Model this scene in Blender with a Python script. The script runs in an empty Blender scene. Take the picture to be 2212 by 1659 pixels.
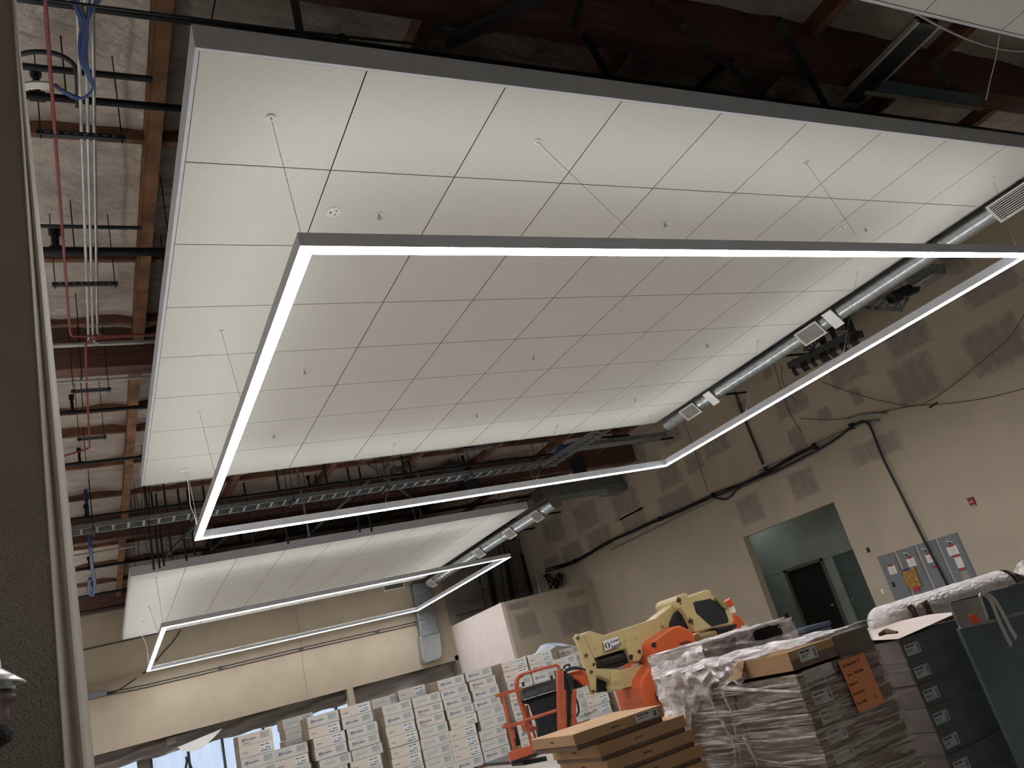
import bpy, bmesh, math, random
from mathutils import Vector, Matrix, Euler
random.seed(7)
SC = bpy.context.scene
COL = SC.collection
# ---------------------------------------------------------------- camera
F = 1731.068; CX, CY = 1106.0, 829.5
RM = ((0.87302427, -0.41325093, -0.25894458), (-0.07338787, 0.41360232, -0.90749509), (0.48212325, 0.81126863, 0.33075726))
RT, DN, FW = [Vector(r) for r in RM]
CAM = Vector((-0.96116, -4.47476, 1.55))
cd = bpy.data.cameras.new('camera'); cam = bpy.data.objects.new('camera', cd); COL.objects.link(cam)
cd.sensor_fit = 'HORIZONTAL'; cd.sensor_width = 36; cd.lens = F / 2212 * 36
cd.clip_start = 0.05; cd.clip_end = 200
UP = -DN; BK = -FW
cam.matrix_world = Matrix(((RT.x, UP.x, BK.x, CAM.x), (RT.y, UP.y, BK.y, CAM.y), (RT.z, UP.z, BK.z, CAM.z), (0, 0, 0, 1)))
SC.camera = cam
# ---------------------------------------------------------------- world, exposure
w = bpy.data.worlds.new('world'); SC.world = w; w.use_nodes = True
bg = w.node_tree.nodes['Background']; bg.inputs[0].default_value = (0.62, 0.74, 0.92, 1); bg.inputs[1].default_value = 0.9
SC.view_settings.view_transform = 'Standard'; SC.view_settings.look = 'None'
SC.view_settings.exposure = 0.2; SC.view_settings.gamma = 1.0
try: SC.view_settings.use_curve_mapping = False
except Exception: pass
STRIP_DOWN = 54.0; STRIP_UP = 12.5; REAR = 0.06; FAR = 0.7; SIDE = 0.55; SIDEUP = 22.0

def ray(x, y): return RT * ((x - CX) / F) + DN * ((y - CY) / F) + FW
def at(x, y, ax, v):
    "point seen at photo pixel (x,y) on the plane axis=v"
    d = ray(x, y); return CAM + d * ((v - CAM[ax]) / d[ax])
def cr(o, u, v): return (o[0] + o[2] * u, o[1] + o[2] * v)

# ---------------------------------------------------------------- materials
def lin(c):
    return tuple(((v / 255) / 12.92 if v / 255 <= 0.04045 else ((v / 255 + 0.055) / 1.055) ** 2.4) for v in c) + (1,)
MATS = {}
def mat(name, col, rough=0.6, metal=0.0, vary=0.12, scale=6.0, bump=0.0, bscale=None, stretch=(1, 1, 1), col2=None, spec=0.5, emis=0.0, alpha=None, thresh=None):
    if name in MATS: return MATS[name]
    m = bpy.data.materials.new(name); m.use_nodes = True; nt = m.node_tree; N = nt.nodes; L = nt.links
    p = N['Principled BSDF']; p.inputs['Roughness'].default_value = rough; p.inputs['Metallic'].default_value = metal
    p.inputs['Specular IOR Level'].default_value = spec
    tc = N.new('ShaderNodeTexCoord'); mp = N.new('ShaderNodeMapping'); mp.inputs['Scale'].default_value = stretch
    L.new(tc.outputs['Object'], mp.inputs['Vector'])
    nz = N.new('ShaderNodeTexNoise'); nz.inputs['Scale'].default_value = scale; nz.inputs['Detail'].default_value = 5
    L.new(mp.outputs[0], nz.inputs['Vector'])
    rp = N.new('ShaderNodeValToRGB'); c = lin(col)
    c2 = lin(col2) if col2 else tuple(v * (1 - vary) for v in c[:3]) + (1,)
    rp.color_ramp.elements[0].color = c2; rp.color_ramp.elements[1].color = c if col2 else tuple(min(1, v * (1 + vary)) for v in c[:3]) + (1,)
    a, b = thresh or (0.35, 0.65)
    rp.color_ramp.elements[0].position = a; rp.color_ramp.elements[1].position = b
    L.new(nz.outputs['Fac'], rp.inputs['Fac']); L.new(rp.outputs['Color'], p.inputs['Base Color'])
    if bump:
        bn = N.new('ShaderNodeTexNoise'); bn.inputs['Scale'].default_value = bscale or scale; bn.inputs['Detail'].default_value = 4
        L.new(mp.outputs[0], bn.inputs['Vector'])
        bp = N.new('ShaderNodeBump'); bp.inputs['Strength'].default_value = bump; bp.inputs['Distance'].default_value = 0.05
        L.new(bn.outputs['Fac'], bp.inputs['Height']); L.new(bp.outputs[0], p.inputs['Normal'])
    if emis:
        L.new(rp.outputs['Color'], p.inputs['Emission Color']); p.inputs['Emission Strength'].default_value = emis
    MATS[name] = m; return m
def emit(name, col, s):
    m = bpy.data.materials.new(name); m.use_nodes = True; N = m.node_tree.nodes; N.clear()
    e = N.new('ShaderNodeEmission'); e.inputs[0].default_value = tuple(col) + (1,); e.inputs[1].default_value = s
    o = N.new('ShaderNodeOutputMaterial'); m.node_tree.links.new(e.outputs[0], o.inputs[0]); return m
M_TILE = mat('mineral_tile', (212, 213, 208), 0.9, vary=0.03, scale=40, bump=0.03, bscale=200)
M_FASCIA = mat('cloud_fascia', (204, 210, 218), 0.5, vary=0.04)
M_SEAM = mat('cloud_backing', (60, 58, 56), 0.9)
M_WALL = mat('beige_wall', (164, 152, 133), 0.85, vary=0.05, scale=1.2, bump=0.02, bscale=60)
M_WALLR = mat('taupe_wall', (180, 169, 150), 0.85, vary=0.05, scale=1.0, bump=0.02, bscale=60)
M_WHITE = mat('white_drywall', (214, 204, 196), 0.85, vary=0.03, scale=2)
M_DKPANEL = mat('dark_panel', (126, 120, 110), 0.8, vary=0.12, scale=2)
M_GREEN = mat('corridor_wall', (132, 142, 134), 0.8, vary=0.08, scale=1.5)
M_BLACK = mat('black_void', (10, 10, 11), 0.9)
M_FLOOR = mat('concrete_floor', (176, 170, 162), 0.6, vary=0.15, scale=1.5)
M_WOOD = mat('rough_timber', (122, 84, 64), 0.8, col2=(84, 58, 46), scale=3, stretch=(1, 1, 1), bump=0.1, bscale=30)
M_WOODL = mat('fresh_timber', (150, 108, 76), 0.8, col2=(108, 76, 52), scale=3, bump=0.1, bscale=30)
M_GLULAM = mat('glulam_timber', (104, 74, 62), 0.75, col2=(78, 54, 48), scale=4, stretch=(0.3, 3, 6), bump=0.05)
M_INSUL = mat('insulation_facing', (170, 160, 150), 0.33, vary=0.16, scale=3, bump=1.0, bscale=5.0, stretch=(1, 1.8, 1), spec=0.8)
M_DKSTEEL = mat('dark_steel', (44, 48, 54), 0.5, 0.4, vary=0.2, scale=20)
M_PIPE = mat('black_pipe', (26, 26, 30), 0.45, 0.5, vary=0.3, scale=10)
M_GALV = mat('galvanised_steel', (176, 184, 188), 0.30, 0.9, vary=0.10, scale=14, bump=0.03, bscale=8)
M_GALVD = mat('galvanised_dull', (140, 146, 148), 0.42, 0.7, vary=0.14, scale=9)
M_CONDUIT = mat('conduit_metal', (166, 166, 164), 0.4, 0.6, vary=0.1, scale=5)
M_RED = mat('red_pipe_paint', (116, 40, 38), 0.5, vary=0.15)
M_BLUEC = mat('blue_cable', (36, 66, 116), 0.5, vary=0.25, scale=30)
M_BLUES = mat('blue_steel', (92, 114, 124), 0.5, 0.2, vary=0.1)
M_FRAME = mat('light_housing', (220, 226, 236), 0.45, 0.3, vary=0.03)
M_WIRE = mat('suspension_steel', (110, 106, 104), 0.8)
M_WIREW = mat('white_cord', (220, 218, 206), 0.6)
M_WIREB = mat('black_cable', (18, 18, 20), 0.5)
M_BRWIRE = mat('brown_cable', (92, 76, 66), 0.6)
M_PLAST = mat('white_plastic', (226, 226, 226), 0.4, vary=0.03)
M_GREYP = mat('grille_white', (212, 208, 206), 0.5, vary=0.03)
M_GRDARK = mat('grille_shadow', (38, 38, 40), 0.8)
M_CARTON = mat('white_carton', (196, 188, 178), 0.75, vary=0.05, scale=3)
M_CARTON2 = mat('grey_white_carton', (186, 184, 178), 0.6, vary=0.07, scale=5)
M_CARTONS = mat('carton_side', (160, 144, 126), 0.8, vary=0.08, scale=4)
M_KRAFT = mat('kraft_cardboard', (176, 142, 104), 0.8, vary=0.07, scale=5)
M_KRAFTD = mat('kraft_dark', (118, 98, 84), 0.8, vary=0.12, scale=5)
M_INK = mat('blue_ink', (30, 52, 92), 0.7)
M_INKK = mat('black_ink', (34, 34, 38), 0.7)
M_INKG = mat('faded_ink', (150, 156, 154), 0.8)
M_LABEL = mat('paper_label', (196, 204, 204), 0.7, vary=0.03)
M_PAPER = mat('white_paper', (222, 220, 214), 0.8, vary=0.03)
M_ORPAPER = mat('orange_paper', (222, 142, 98), 0.8, vary=0.04)
M_ORANGE = mat('orange_paint', (200, 90, 46), 0.42, vary=0.07, scale=3)
M_ORRAIL = mat('orange_rail_paint', (180, 90, 60), 0.45, vary=0.14, scale=9)
M_CREAM = mat('cream_paint', (190, 172, 122), 0.45, vary=0.05, scale=4)
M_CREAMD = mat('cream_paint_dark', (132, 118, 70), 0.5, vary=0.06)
M_RUBBER = mat('black_rubber', (26, 27, 30), 0.6, vary=0.2, scale=20)
M_CANVAS = mat('black_canvas', (34, 38, 42), 0.8, vary=0.2, scale=12, bump=0.3, bscale=20)
M_DGREY = mat('dark_grey_trim', (66, 66, 68), 0.7, vary=0.2, scale=20)
M_PANELG = mat('grey_cabinet_paint', (112, 118, 122), 0.5, vary=0.05)
M_REDTAPE = mat('red_tape', (176, 40, 40), 0.6)
M_BLUETAPE = mat('blue_tape', (52, 64, 150), 0.6)
M_OSB = mat('strand_board', (196, 150, 78), 0.8, col2=(112, 76, 34), scale=26, stretch=(1, 1, 3), thresh=(0.4, 0.6))
M_FIRE = mat('fire_alarm_red', (128, 22, 30), 0.4)
M_FIBRE = mat('brown_fibre', (132, 98, 66), 0.95, col2=(78, 54, 36), scale=40, bump=0.8, bscale=60)
M_SKIN = mat('skin', (88, 60, 54), 0.5, vary=0.1, scale=12)
M_BEARD = mat('black_beard', (16, 14, 15), 0.9, vary=0.4, scale=60, bump=0.8, bscale=150)
M_HAT = mat('hard_hat_white', (214, 218, 212), 0.35, vary=0.03)
M_HATU = mat('hat_underside', (150, 128, 122), 0.6, vary=0.04)
M_SHIRT = mat('dark_shirt', (44, 48, 58), 0.85, vary=0.15)
M_PANTS = mat('dark_trousers', (34, 38, 50), 0.85, vary=0.15)
M_DRAPE = mat('grey_plastic_drape', (104, 98, 92), 0.35, vary=0.25, scale=1.2, bump=0.5, bscale=2.4, stretch=(0.6, 1, 4))
M_ALUM = mat('window_frame_metal', (84, 88, 92), 0.4, 0.5)
M_TEAL = mat('coated_sheet_metal', (92, 110, 116), 0.36, 0.6, vary=0.12, scale=3)
M_STRIP = emit('led_diffuser', (1.0, 0.975, 1.0), STRIP_DOWN)
M_STRIPU = emit('led_uplight', (1.0, 0.97, 0.93), STRIP_UP)
M_STRIPR = emit('added_fill_rear', (1.0, 0.98, 0.96), STRIP_DOWN * REAR)
M_STRIPF = emit('led_diffuser_far', (1.0, 0.975, 1.0), STRIP_DOWN * FAR)
M_STRIPFU = emit('led_uplight_far', (1.0, 0.96, 0.93), STRIP_UP * 1.15)
M_STRIPS = emit('added_fill_side', (1.0, 0.98, 0.96), STRIP_DOWN * SIDE)
M_STRIPSU = emit('added_fill_side_up', (1.0, 0.98, 0.95), SIDEUP)

def speckle():
    m = mat('speckled_column', (176, 170, 158), 0.85, vary=0.05, scale=3); nt = m.node_tree; N = nt.nodes; L = nt.links
    p = N['Principled BSDF']; src = p.inputs['Base Color'].links[0].from_socket
    tc = N.new('ShaderNodeTexCoord')
    v = N.new('ShaderNodeTexNoise'); v.inputs['Scale'].default_value = 235; v.inputs['Detail'].default_value = 1.5
    big = N.new('ShaderNodeTexNoise'); big.inputs['Scale'].default_value = 1.4; big.inputs['Detail'].default_value = 2
    L.new(tc.outputs['Object'], v.inputs['Vector']); L.new(tc.outputs['Object'], big.inputs['Vector'])
    sp = N.new('ShaderNodeSeparateXYZ'); L.new(tc.outputs['Object'], sp.inputs[0])
    gz = N.new('ShaderNodeMapRange'); gz.inputs['From Min'].default_value = 3.1; gz.inputs['From Max'].default_value = 2.2; gz.inputs['To Min'].default_value = -0.14; gz.inputs['To Max'].default_value = 0.0; L.new(sp.outputs[2], gz.inputs[0])
    a0 = N.new('ShaderNodeMath'); a0.operation = 'ADD'; L.new(v.outputs['Fac'], a0.inputs[0]); L.new(gz.outputs[0], a0.inputs[1])
    a = N.new('ShaderNodeMath'); a.operation = 'MULTIPLY_ADD'; a.inputs[1].default_value = 0.35; L.new(big.outputs['Fac'], a.inputs[0]); L.new(a0.outputs[0], a.inputs[2])
    r = N.new('ShaderNodeValToRGB'); r.color_ramp.elements[0].position = 0.755; r.color_ramp.elements[1].position = 0.80
    L.new(a.outputs[0], r.inputs['Fac'])
    mx = N.new('ShaderNodeMixRGB'); L.new(r.outputs['Color'], mx.inputs['Fac']); L.new(src, mx.inputs['Color1']); mx.inputs['Color2'].default_value = lin((106, 114, 118))
    L.new(mx.outputs[0], p.inputs['Base Color']); return m
M_SPECK = speckle()

def wrap_mat(name, base, streak, scale=(1, 1, 14), t=(0.42, 0.62), maxa=0.75):
    m = bpy.data.materials.new(name); m.use_nodes = True; nt = m.node_tree; N = nt.nodes; L = nt.links
    p = N['Principled BSDF']; out = N['Material Output']
    p.inputs['Roughness'].default_value = 0.22; p.inputs['Base Color'].default_value = lin(base); p.inputs['Specular IOR Level'].default_value = 0.9
    tc = N.new('ShaderNodeTexCoord'); mp = N.new('ShaderNodeMapping'); mp.inputs['Scale'].default_value = scale; mp.inputs['Rotation'].default_value = (0.09, 0.13, 0)
    nz = N.new('ShaderNodeTexNoise'); nz.inputs['Scale'].default_value = streak; nz.inputs['Detail'].default_value = 5; nz.inputs['Distortion'].default_value = 0.5
    L.new(tc.outputs['Object'], mp.inputs[0]); L.new(mp.outputs[0], nz.inputs['Vector'])
    r = N.new('ShaderNodeMapRange'); r.inputs['From Min'].default_value = t[0]; r.inputs['From Max'].default_value = t[1]; r.inputs['To Min'].default_value = 0.10; r.inputs['To Max'].default_value = maxa
    L.new(nz.outputs['Fac'], r.inputs[0])
    bp = N.new('ShaderNodeBump'); bp.inputs['Strength'].default_value = 0.7; bp.inputs['Distance'].default_value = 0.02; L.new(nz.outputs['Fac'], bp.inputs['Height']); L.new(bp.outputs[0], p.inputs['Normal'])
    tr = N.new('ShaderNodeBsdfTransparent'); mx = N.new('ShaderNodeMixShader')
    L.new(r.outputs[0], mx.inputs[0]); L.new(tr.outputs[0], mx.inputs[1]); L.new(p.outputs[0], mx.inputs[2]); L.new(mx.outputs[0], out.inputs[0])
    MATS[name] = m; return m
M_WRAP = wrap_mat('stretch_film', (196, 188, 180), 5)
M_WRAPW = wrap_mat('crumpled_film', (214, 208, 206), 9, (1, 1, 2), (0.3, 0.6), 0.92)
M_WRAPB = wrap_mat('stretch_film_cool', (120, 138, 146), 4, (1, 1, 9), (0.45, 0.75), 0.5)
M_FILMS = mat('foil_film', (198, 192, 188), 0.22, vary=0.10, scale=12, bump=0.45, bscale=26, spec=0.9, stretch=(1, 2.5, 1))
M_POLYB = mat('pale_blue_poly', (196, 210, 222), 0.4, vary=0.08, scale=6, bump=0.4)

def pane_mat():
    m = bpy.data.materials.new('filmed_glass'); m.use_nodes = True; N = m.node_tree.nodes; L = m.node_tree.links; N.clear()
    tr = N.new('ShaderNodeBsdfTransparent'); tl = N.new('ShaderNodeBsdfTranslucent'); tl.inputs[0].default_value = (0.9, 0.94, 1, 1)
    tc = N.new('ShaderNodeTexCoord'); mp = N.new('ShaderNodeMapping'); mp.inputs['Scale'].default_value = (5, 1, 0.6); nz = N.new('ShaderNodeTexNoise'); nz.inputs['Scale'].default_value = 2
    L.new(tc.outputs['Object'], mp.inputs[0]); L.new(mp.outputs[0], nz.inputs['Vector'])
    mr = N.new('ShaderNodeMapRange'); mr.inputs['From Min'].default_value = 0.35; mr.inputs['From Max'].default_value = 0.65; mr.inputs['To Min'].default_value = 0.1; mr.inputs['To Max'].default_value = 0.65; L.new(nz.outputs['Fac'], mr.inputs[0])
    mx = N.new('ShaderNodeMixShader'); L.new(mr.outputs[0], mx.inputs[0]); L.new(tr.outputs[0], mx.inputs[1]); L.new(tl.outputs[0], mx.inputs[2])
    o = N.new('ShaderNodeOutputMaterial'); L.new(mx.outputs[0], o.inputs[0]); return m
M_PANE = pane_mat()

def patch_mat():
    m = mat('bare_joint_compound', (150, 141, 132), 0.85, vary=0.08, scale=5); nt = m.node_tree; N = nt.nodes; L = nt.links
    p = N['Principled BSDF']; src = p.inputs['Base Color'].links[0].from_socket
    uv = N.new('ShaderNodeUVMap'); sep = N.new('ShaderNodeSeparateXYZ'); L.new(uv.outputs[0], sep.inputs[0])
    tc = N.new('ShaderNodeTexCoord'); nz = N.new('ShaderNodeTexNoise'); nz.inputs['Scale'].default_value = 7; L.new(tc.outputs['Object'], nz.inputs['Vector'])
    # soft uneven edge -> wall colour
    def math_(op, a, b=None):
        n = N.new('ShaderNodeMath'); n.operation = op
        for i, x in enumerate((a, b)):
            if x is None: continue
            if isinstance(x, (int, float)): n.inputs[i].default_value = x
            else: L.new(x, n.inputs[i])
        return n.outputs[0]
    def edge(s): return math_('SUBTRACT', 0.5, math_('ABSOLUTE', math_('SUBTRACT', s, 0.5)))
    e = math_('MINIMUM', edge(sep.outputs[0]), edge(sep.outputs[1]))
    e = math_('ADD', e, math_('MULTIPLY', math_('SUBTRACT', nz.outputs['Fac'], 0.5), 0.30))
    mr = N.new('ShaderNodeMapRange'); mr.inputs['From Min'].default_value = 0.0; mr.inputs['From Min'].default_value = -0.02; mr.inputs['From Max'].default_value = 0.13; L.new(e, mr.inputs[0])
    st = N.new('ShaderNodeMath'); st.operation = 'PINGPONG'; st.inputs[1].default_value = 0.5; L.new(math_('MULTIPLY', sep.outputs[0], 3.0), st.inputs[0])
    sm = N.new('ShaderNodeMapRange'); sm.inputs['From Min'].default_value = 0.0; sm.inputs['From Max'].default_value = 0.10; sm.inputs['To Min'].default_value = 0.70; sm.inputs['To Max'].default_value = 1.0; L.new(st.outputs[0], sm.inputs[0])
    k = math_('MULTIPLY', mr.outputs[0], sm.outputs[0])
    mx = N.new('ShaderNodeMixRGB'); L.new(k, mx.inputs['Fac']); mx.inputs['Color1'].default_value = lin((180, 169, 150)); L.new(src, mx.inputs['Color2'])
    L.new(mx.outputs[0], p.inputs['Base Color']); return m
M_PATCH = patch_mat()

# ---------------------------------------------------------------- mesh helpers
WL = {}   # world location of every object (translations only)
def wloc(o): return WL.get(o.name, Vector((0, 0, 0)))
def tag(o, label=None, cat=None, group=None, kind=None):
    if label: o['label'] = label
    if cat: o['category'] = cat
    if group: o['group'] = group
    if kind: o['kind'] = kind
    return o
def thing(name, label, cat, loc=(0, 0, 0), group=None, rz=0):
    o = bpy.data.objects.new(name, None); COL.objects.link(o); o.location = loc; o.rotation_euler = (0, 0, rz)
    o.empty_display_size = 0.1; WL[o.name] = Vector(loc); return tag(o, label, cat, group)
class MB:
    def __init__(s): s.v = []; s.f = []; s.uv = {}
    def add(s, vs, fs):
        n = len(s.v); s.v += [Vector(a) for a in vs]; s.f += [tuple(i + n for i in f) for f in fs]; return s
    def box(s, lo, hi):
        x0, y0, z0 = lo; x1, y1, z1 = hi
        return s.add([(x0, y0, z0), (x1, y0, z0), (x1, y1, z0), (x0, y1, z0), (x0, y0, z1), (x1, y0, z1), (x1, y1, z1), (x0, y1, z1)],
                     [(0, 3, 2, 1), (4, 5, 6, 7), (0, 1, 5, 4), (1, 2, 6, 5), (2, 3, 7, 6), (3, 0, 4, 7)])
    def bar(s, a, b, w, h, up=(0, 0, 1)):
        a = Vector(a); b = Vector(b); d = (b - a).normalized(); u = Vector(up)
        sx = d.cross(u)
        if sx.length < 1e-4: sx = d.cross(Vector((1, 0, 0)))
        sx.normalize(); u = sx.cross(d).normalized(); P = []
        for q in (a, b):
            for i, j in ((-1, -1), (1, -1), (1, 1), (-1, 1)): P.append(q + sx * (w / 2 * i) + u * (h / 2 * j))
        return s.add(P, [(0, 1, 2, 3), (7, 6, 5, 4), (0, 4, 5, 1), (1, 5, 6, 2), (2, 6, 7, 3), (3, 7, 4, 0)])
    def tube(s, pts, r, n=8, cap=True):
        pts = [Vector(p) for p in pts]; rings = []; ref = None; base = len(s.v)
        if not isinstance(r, (list, tuple)) and 3 <= len(pts) <= 16:      # round the bends (Catmull-Rom)
            Q = [pts[0]]
            for i in range(len(pts) - 1):
                p0, p1, p2, p3 = pts[max(i - 1, 0)], pts[i], pts[i + 1], pts[min(i + 2, len(pts) - 1)]
                k = 4 if (p2 - p1).length > .02 else 1
                m1 = (p2 - p0) * .5; m2 = (p3 - p1) * .5; L = (p2 - p1).length
                if m1.length > L: m1 *= L / m1.length
                if m2.length > L: m2 *= L / m2.length
                for j in range(1, k + 1):
                    t = j / k; Q.append(p1 * (2 * t**3 - 3 * t * t + 1) + m1 * (t**3 - 2 * t * t + t) + p2 * (3 * t * t - 2 * t**3) + m2 * (t**3 - t * t))
            pts = Q
        rs = r if isinstance(r, (list, tuple)) else [r] * len(pts)
        for i, p in enumerate(pts):
            d = (pts[min(i + 1, len(pts) - 1)] - pts[max(i - 1, 0)]).normalized()
            if ref is None: ref = d.cross(Vector((0, 0, 1)) if abs(d.z) < 0.9 else Vector((1, 0, 0))).normalized()
            else:
                ref = (ref - d * ref.dot(d)); ref = ref.normalized() if ref.length > 1e-5 else d.orthogonal().normalized()
            b = d.cross(ref)
            for k in range(n):
                a = 2 * math.pi * k / n; s.v.append(p + (ref * math.cos(a) + b * math.sin(a)) * rs[i])
        for i in range(len(pts) - 1):
            for k in range(n):
                a = base + i * n + k; b2 = base + i * n + (k + 1) % n; s.f.append((a, b2, b2 + n, a + n))
        if cap:
            s.f.append(tuple(base + k for k in range(n))[::-1]); s.f.append(tuple(base + (len(pts) - 1) * n + k for k in range(n)))
        return s
    def cyl(s, a, b, r, n=16): return s.tube([a, b], r, n)
    def prism(s, poly, off):
        "closed polygon (3d points) extruded by vector off"
        off = Vector(off); n = len(poly); P = [Vector(p) for p in poly]
        return s.add(P + [p + off for p in P], [tuple(range(n))[::-1], tuple(range(n, 2 * n))] + [(i, (i + 1) % n, n + (i + 1) % n, n + i) for i in range(n)])
    def quad(s, a, b, c, d): return s.add([a, b, c, d], [(0, 1, 2, 3)])
    def grid(s, nu, nv, fn):
        vs = [fn(i / nu, j / nv) for j in range(nv + 1) for i in range(nu + 1)]
        return s.add(vs, [(j * (nu + 1) + i, j * (nu + 1) + i + 1, (j + 1) * (nu + 1) + i + 1, (j + 1) * (nu + 1) + i) for j in range(nv) for i in range(nu)])
    def build(s, name, m, parent=None, label=None, smooth=False, bevel=0, local=False, fix=True, cat=None, group=None, kind=None, solid=0):
        if parent is not None or local: o0 = wloc(parent) if (parent is not None and not local) else Vector((0, 0, 0))
        else:
            lo = Vector([min(v[i] for v in s.v) for i in range(3)]); hi = Vector([max(v[i] for v in s.v) for i in range(3)])
            o0 = Vector(((lo.x + hi.x) / 2, (lo.y + hi.y) / 2, lo.z))
        me = bpy.data.meshes.new(name); me.from_pydata([v - o0 for v in s.v], [], s.f); me.update()
        if fix:
            bm = bmesh.new(); bm.from_mesh(me); bmesh.ops.recalc_face_normals(bm, faces=bm.faces); bm.to_mesh(me); bm.free()
        if smooth:
            for p in me.polygons: p.use_smooth = True
        me.materials.append(m)
        o = bpy.data.objects.new(name, me); COL.objects.link(o)
        if parent is not None: o.parent = parent; WL[o.name] = wloc(parent).copy()
        else: o.location = o0; WL[o.name] = o0.copy()
        if bevel:
            bv = o.modifiers.new('bevel', 'BEVEL'); bv.width = bevel; bv.segments = 2; bv.limit_method = 'ANGLE'
        if solid:
            sd = o.modifiers.new('solid', 'SOLIDIFY'); sd.thickness = solid
        if smooth: 
            es = o.modifiers.new('split', 'EDGE_SPLIT'); es.split_angle = math.radians(40)
        return tag(o, label, cat, group, kind)
def copy_tree(o, parent=None):
    c = o.copy(); COL.objects.link(c); c.parent = parent; WL[c.name] = wloc(o).copy()
    for ch in list(o.children): copy_tree(ch, c)
    return c
def struct(name, mb, m, **k): return mb.build(name, m, kind='structure', **k)
_tc = {}
def text_mesh(txt, size, m, ext=0.0004):
    k = (txt, size, m.name)
    if k in _tc: return _tc[k]
    cu = bpy.data.curves.new('lettering', 'FONT'); cu.body = txt; cu.size = size; cu.extrude = ext; cu.offset = size * 0.018; cu.resolution_u = 2
    o = bpy.data.objects.new('t', cu); COL.objects.link(o)
    me = bpy.data.meshes.new_from_object(o.evaluated_get(bpy.context.evaluated_depsgraph_get())); me.materials.clear(); me.materials.append(m)
    bpy.data.objects.remove(o); _tc[k] = me; return me
def text(name, txt, size, m, loc, parent, face='-y', rz=0, tilt=0):
    "flat lettering; face -y: reads along +x facing -y; face -x: reads along -y facing -x"
    o = bpy.data.objects.new(name, text_mesh(txt, size, m)); COL.objects.link(o); o.parent = parent
    o.location = Vector(loc) - (wloc(parent) if parent else Vector((0, 0, 0)))
    base = {'-y': Euler((math.pi / 2, 0, 0)), '-x': Euler((math.pi / 2, 0, -math.pi / 2))}[face].to_matrix()
    o.rotation_euler = (base @ Matrix.Rotation(tilt, 3, 'Z')).to_euler(); WL[o.name] = Vector(loc); return o

# ---------------------------------------------------------------- room shell
ZC = 6.0713; T = 1.2192; XW = 16.0; YB = 27.4; ZR = 8.0
struct('floor', MB().box((-9, -14, -0.1), (20, 29.6, 0)), M_FLOOR)
# right wall with the corridor opening
OY0, OY1, OZ = 10.11, 13.70, 3.48
wr = MB().box((XW, -14, 0), (XW + 0.23, OY0, ZR)).box((XW, OY1, 0), (XW + 0.23, YB, ZR)).box((XW, OY0, OZ), (XW + 0.23, OY1, ZR))
wall_right = struct('wall_right', wr, M_WALLR)
cor = MB().box((18.0, 8.6, 0), (18.15, 11.83, 4.6)).box((18.0, 11.83, 2.30), (18.15, 17.5, 4.6)).box((18.0, 12.64, 0), (18.15, 13.04, 2.31)).box((18.0, 14.6, 0), (18.15, 17.5, 2.31))
cor.box((XW + 0.23, 8.5, 0), (18.15, 8.6, 4.6)).box((XW + 0.23, 17.5, 0), (18.15, 17.6, 4.6)).box((XW + 0.23, 8.5, 4.6), (18.15, 17.6, 4.7))
wall_corridor = struct('wall_corridor', cor, M_GREEN)
t = thing('added_corridor_fill', 'added unseen fill light inside the corridor beyond the opening', 'light', (17.1, 15.0, 4.5))  # invented fixture, out of view, added to brighten the corridor
MB().box((16.8, 14.4, 4.54), (17.4, 15.6, 4.6)).build('light_body', M_PLAST, t); MB().box((16.83, 14.43, 4.53), (17.37, 15.57, 4.54)).build('light_lens', emit('added_corridor_glow', (.95, 1, .95), 6.0), t)
d1 = struct('doorway_1', MB().box((18.03, 13.10, 0.0), (18.07, 14.6, 2.28)), M_BLACK)  # black slab painted as the dark void of the doorway
MB().box((17.97, 13.0, 0), (18.03, 13.10, 2.33)).box((17.97, 14.55, 0), (18.03, 14.65, 2.33)).box((17.97, 13.0, 2.26), (18.03, 14.65, 2.36)).build('door_frame', mat('brown_frame', (96, 86, 80), 0.6), d1)
MB().cyl((17.95, 13.28, 1.02), (18.03, 13.28, 1.02), 0.03, 12).build('door_handle', M_CONDUIT, d1, smooth=True)
d2 = struct('door_2', MB().box((18.06, 11.83, 0.0), (18.10, 12.64, 2.30)), mat('dark_green_door', (70, 84, 80), 0.6))
MB().cyl((18.02, 12.55, 1.02), (18.06, 12.55, 1.02), 0.025, 10).build('door_handle', M_CONDUIT, d2, smooth=True)
# back wall: beige part above the storefront, dark bare panels to the right above the box room
HZ = 2.72
struct('wall_back', MB().box((-9, YB, HZ), (12.0, YB + 0.9, 7.8)).box((7.33, YB - 0.02, 0), (7.56, YB + 0.3, HZ)).box((-9, YB, 0), (-1.9, YB + 0.9, HZ)), M_WALL)
wbr = struct('wall_back_right', MB().box((12.0, YB, 0), (XW + 0.23, YB + 0.2, ZR)), M_DKPANEL)
struct('wall_left', MB().box((-9.2, -14, 0), (-9, YB, ZR)), M_WALL)
struct('wall_front', MB().box((-9.2, -14.2, 0), (20, -14, ZR)), M_WALL)
# box room in the corner
struct('wall_box_room_side', MB().box((12.0, 22.33, 0), (12.13, YB, 4.05)), M_WHITE)
wbox = struct('wall_box_room_front', MB().box((12.13, 22.33, 0), (XW, 22.46, 4.05)), M_WALLR)
struct('trim_box_room_lid', MB().box((12.13, 22.46, 3.9), (XW, YB, 4.0)), M_DKPANEL)

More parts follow.
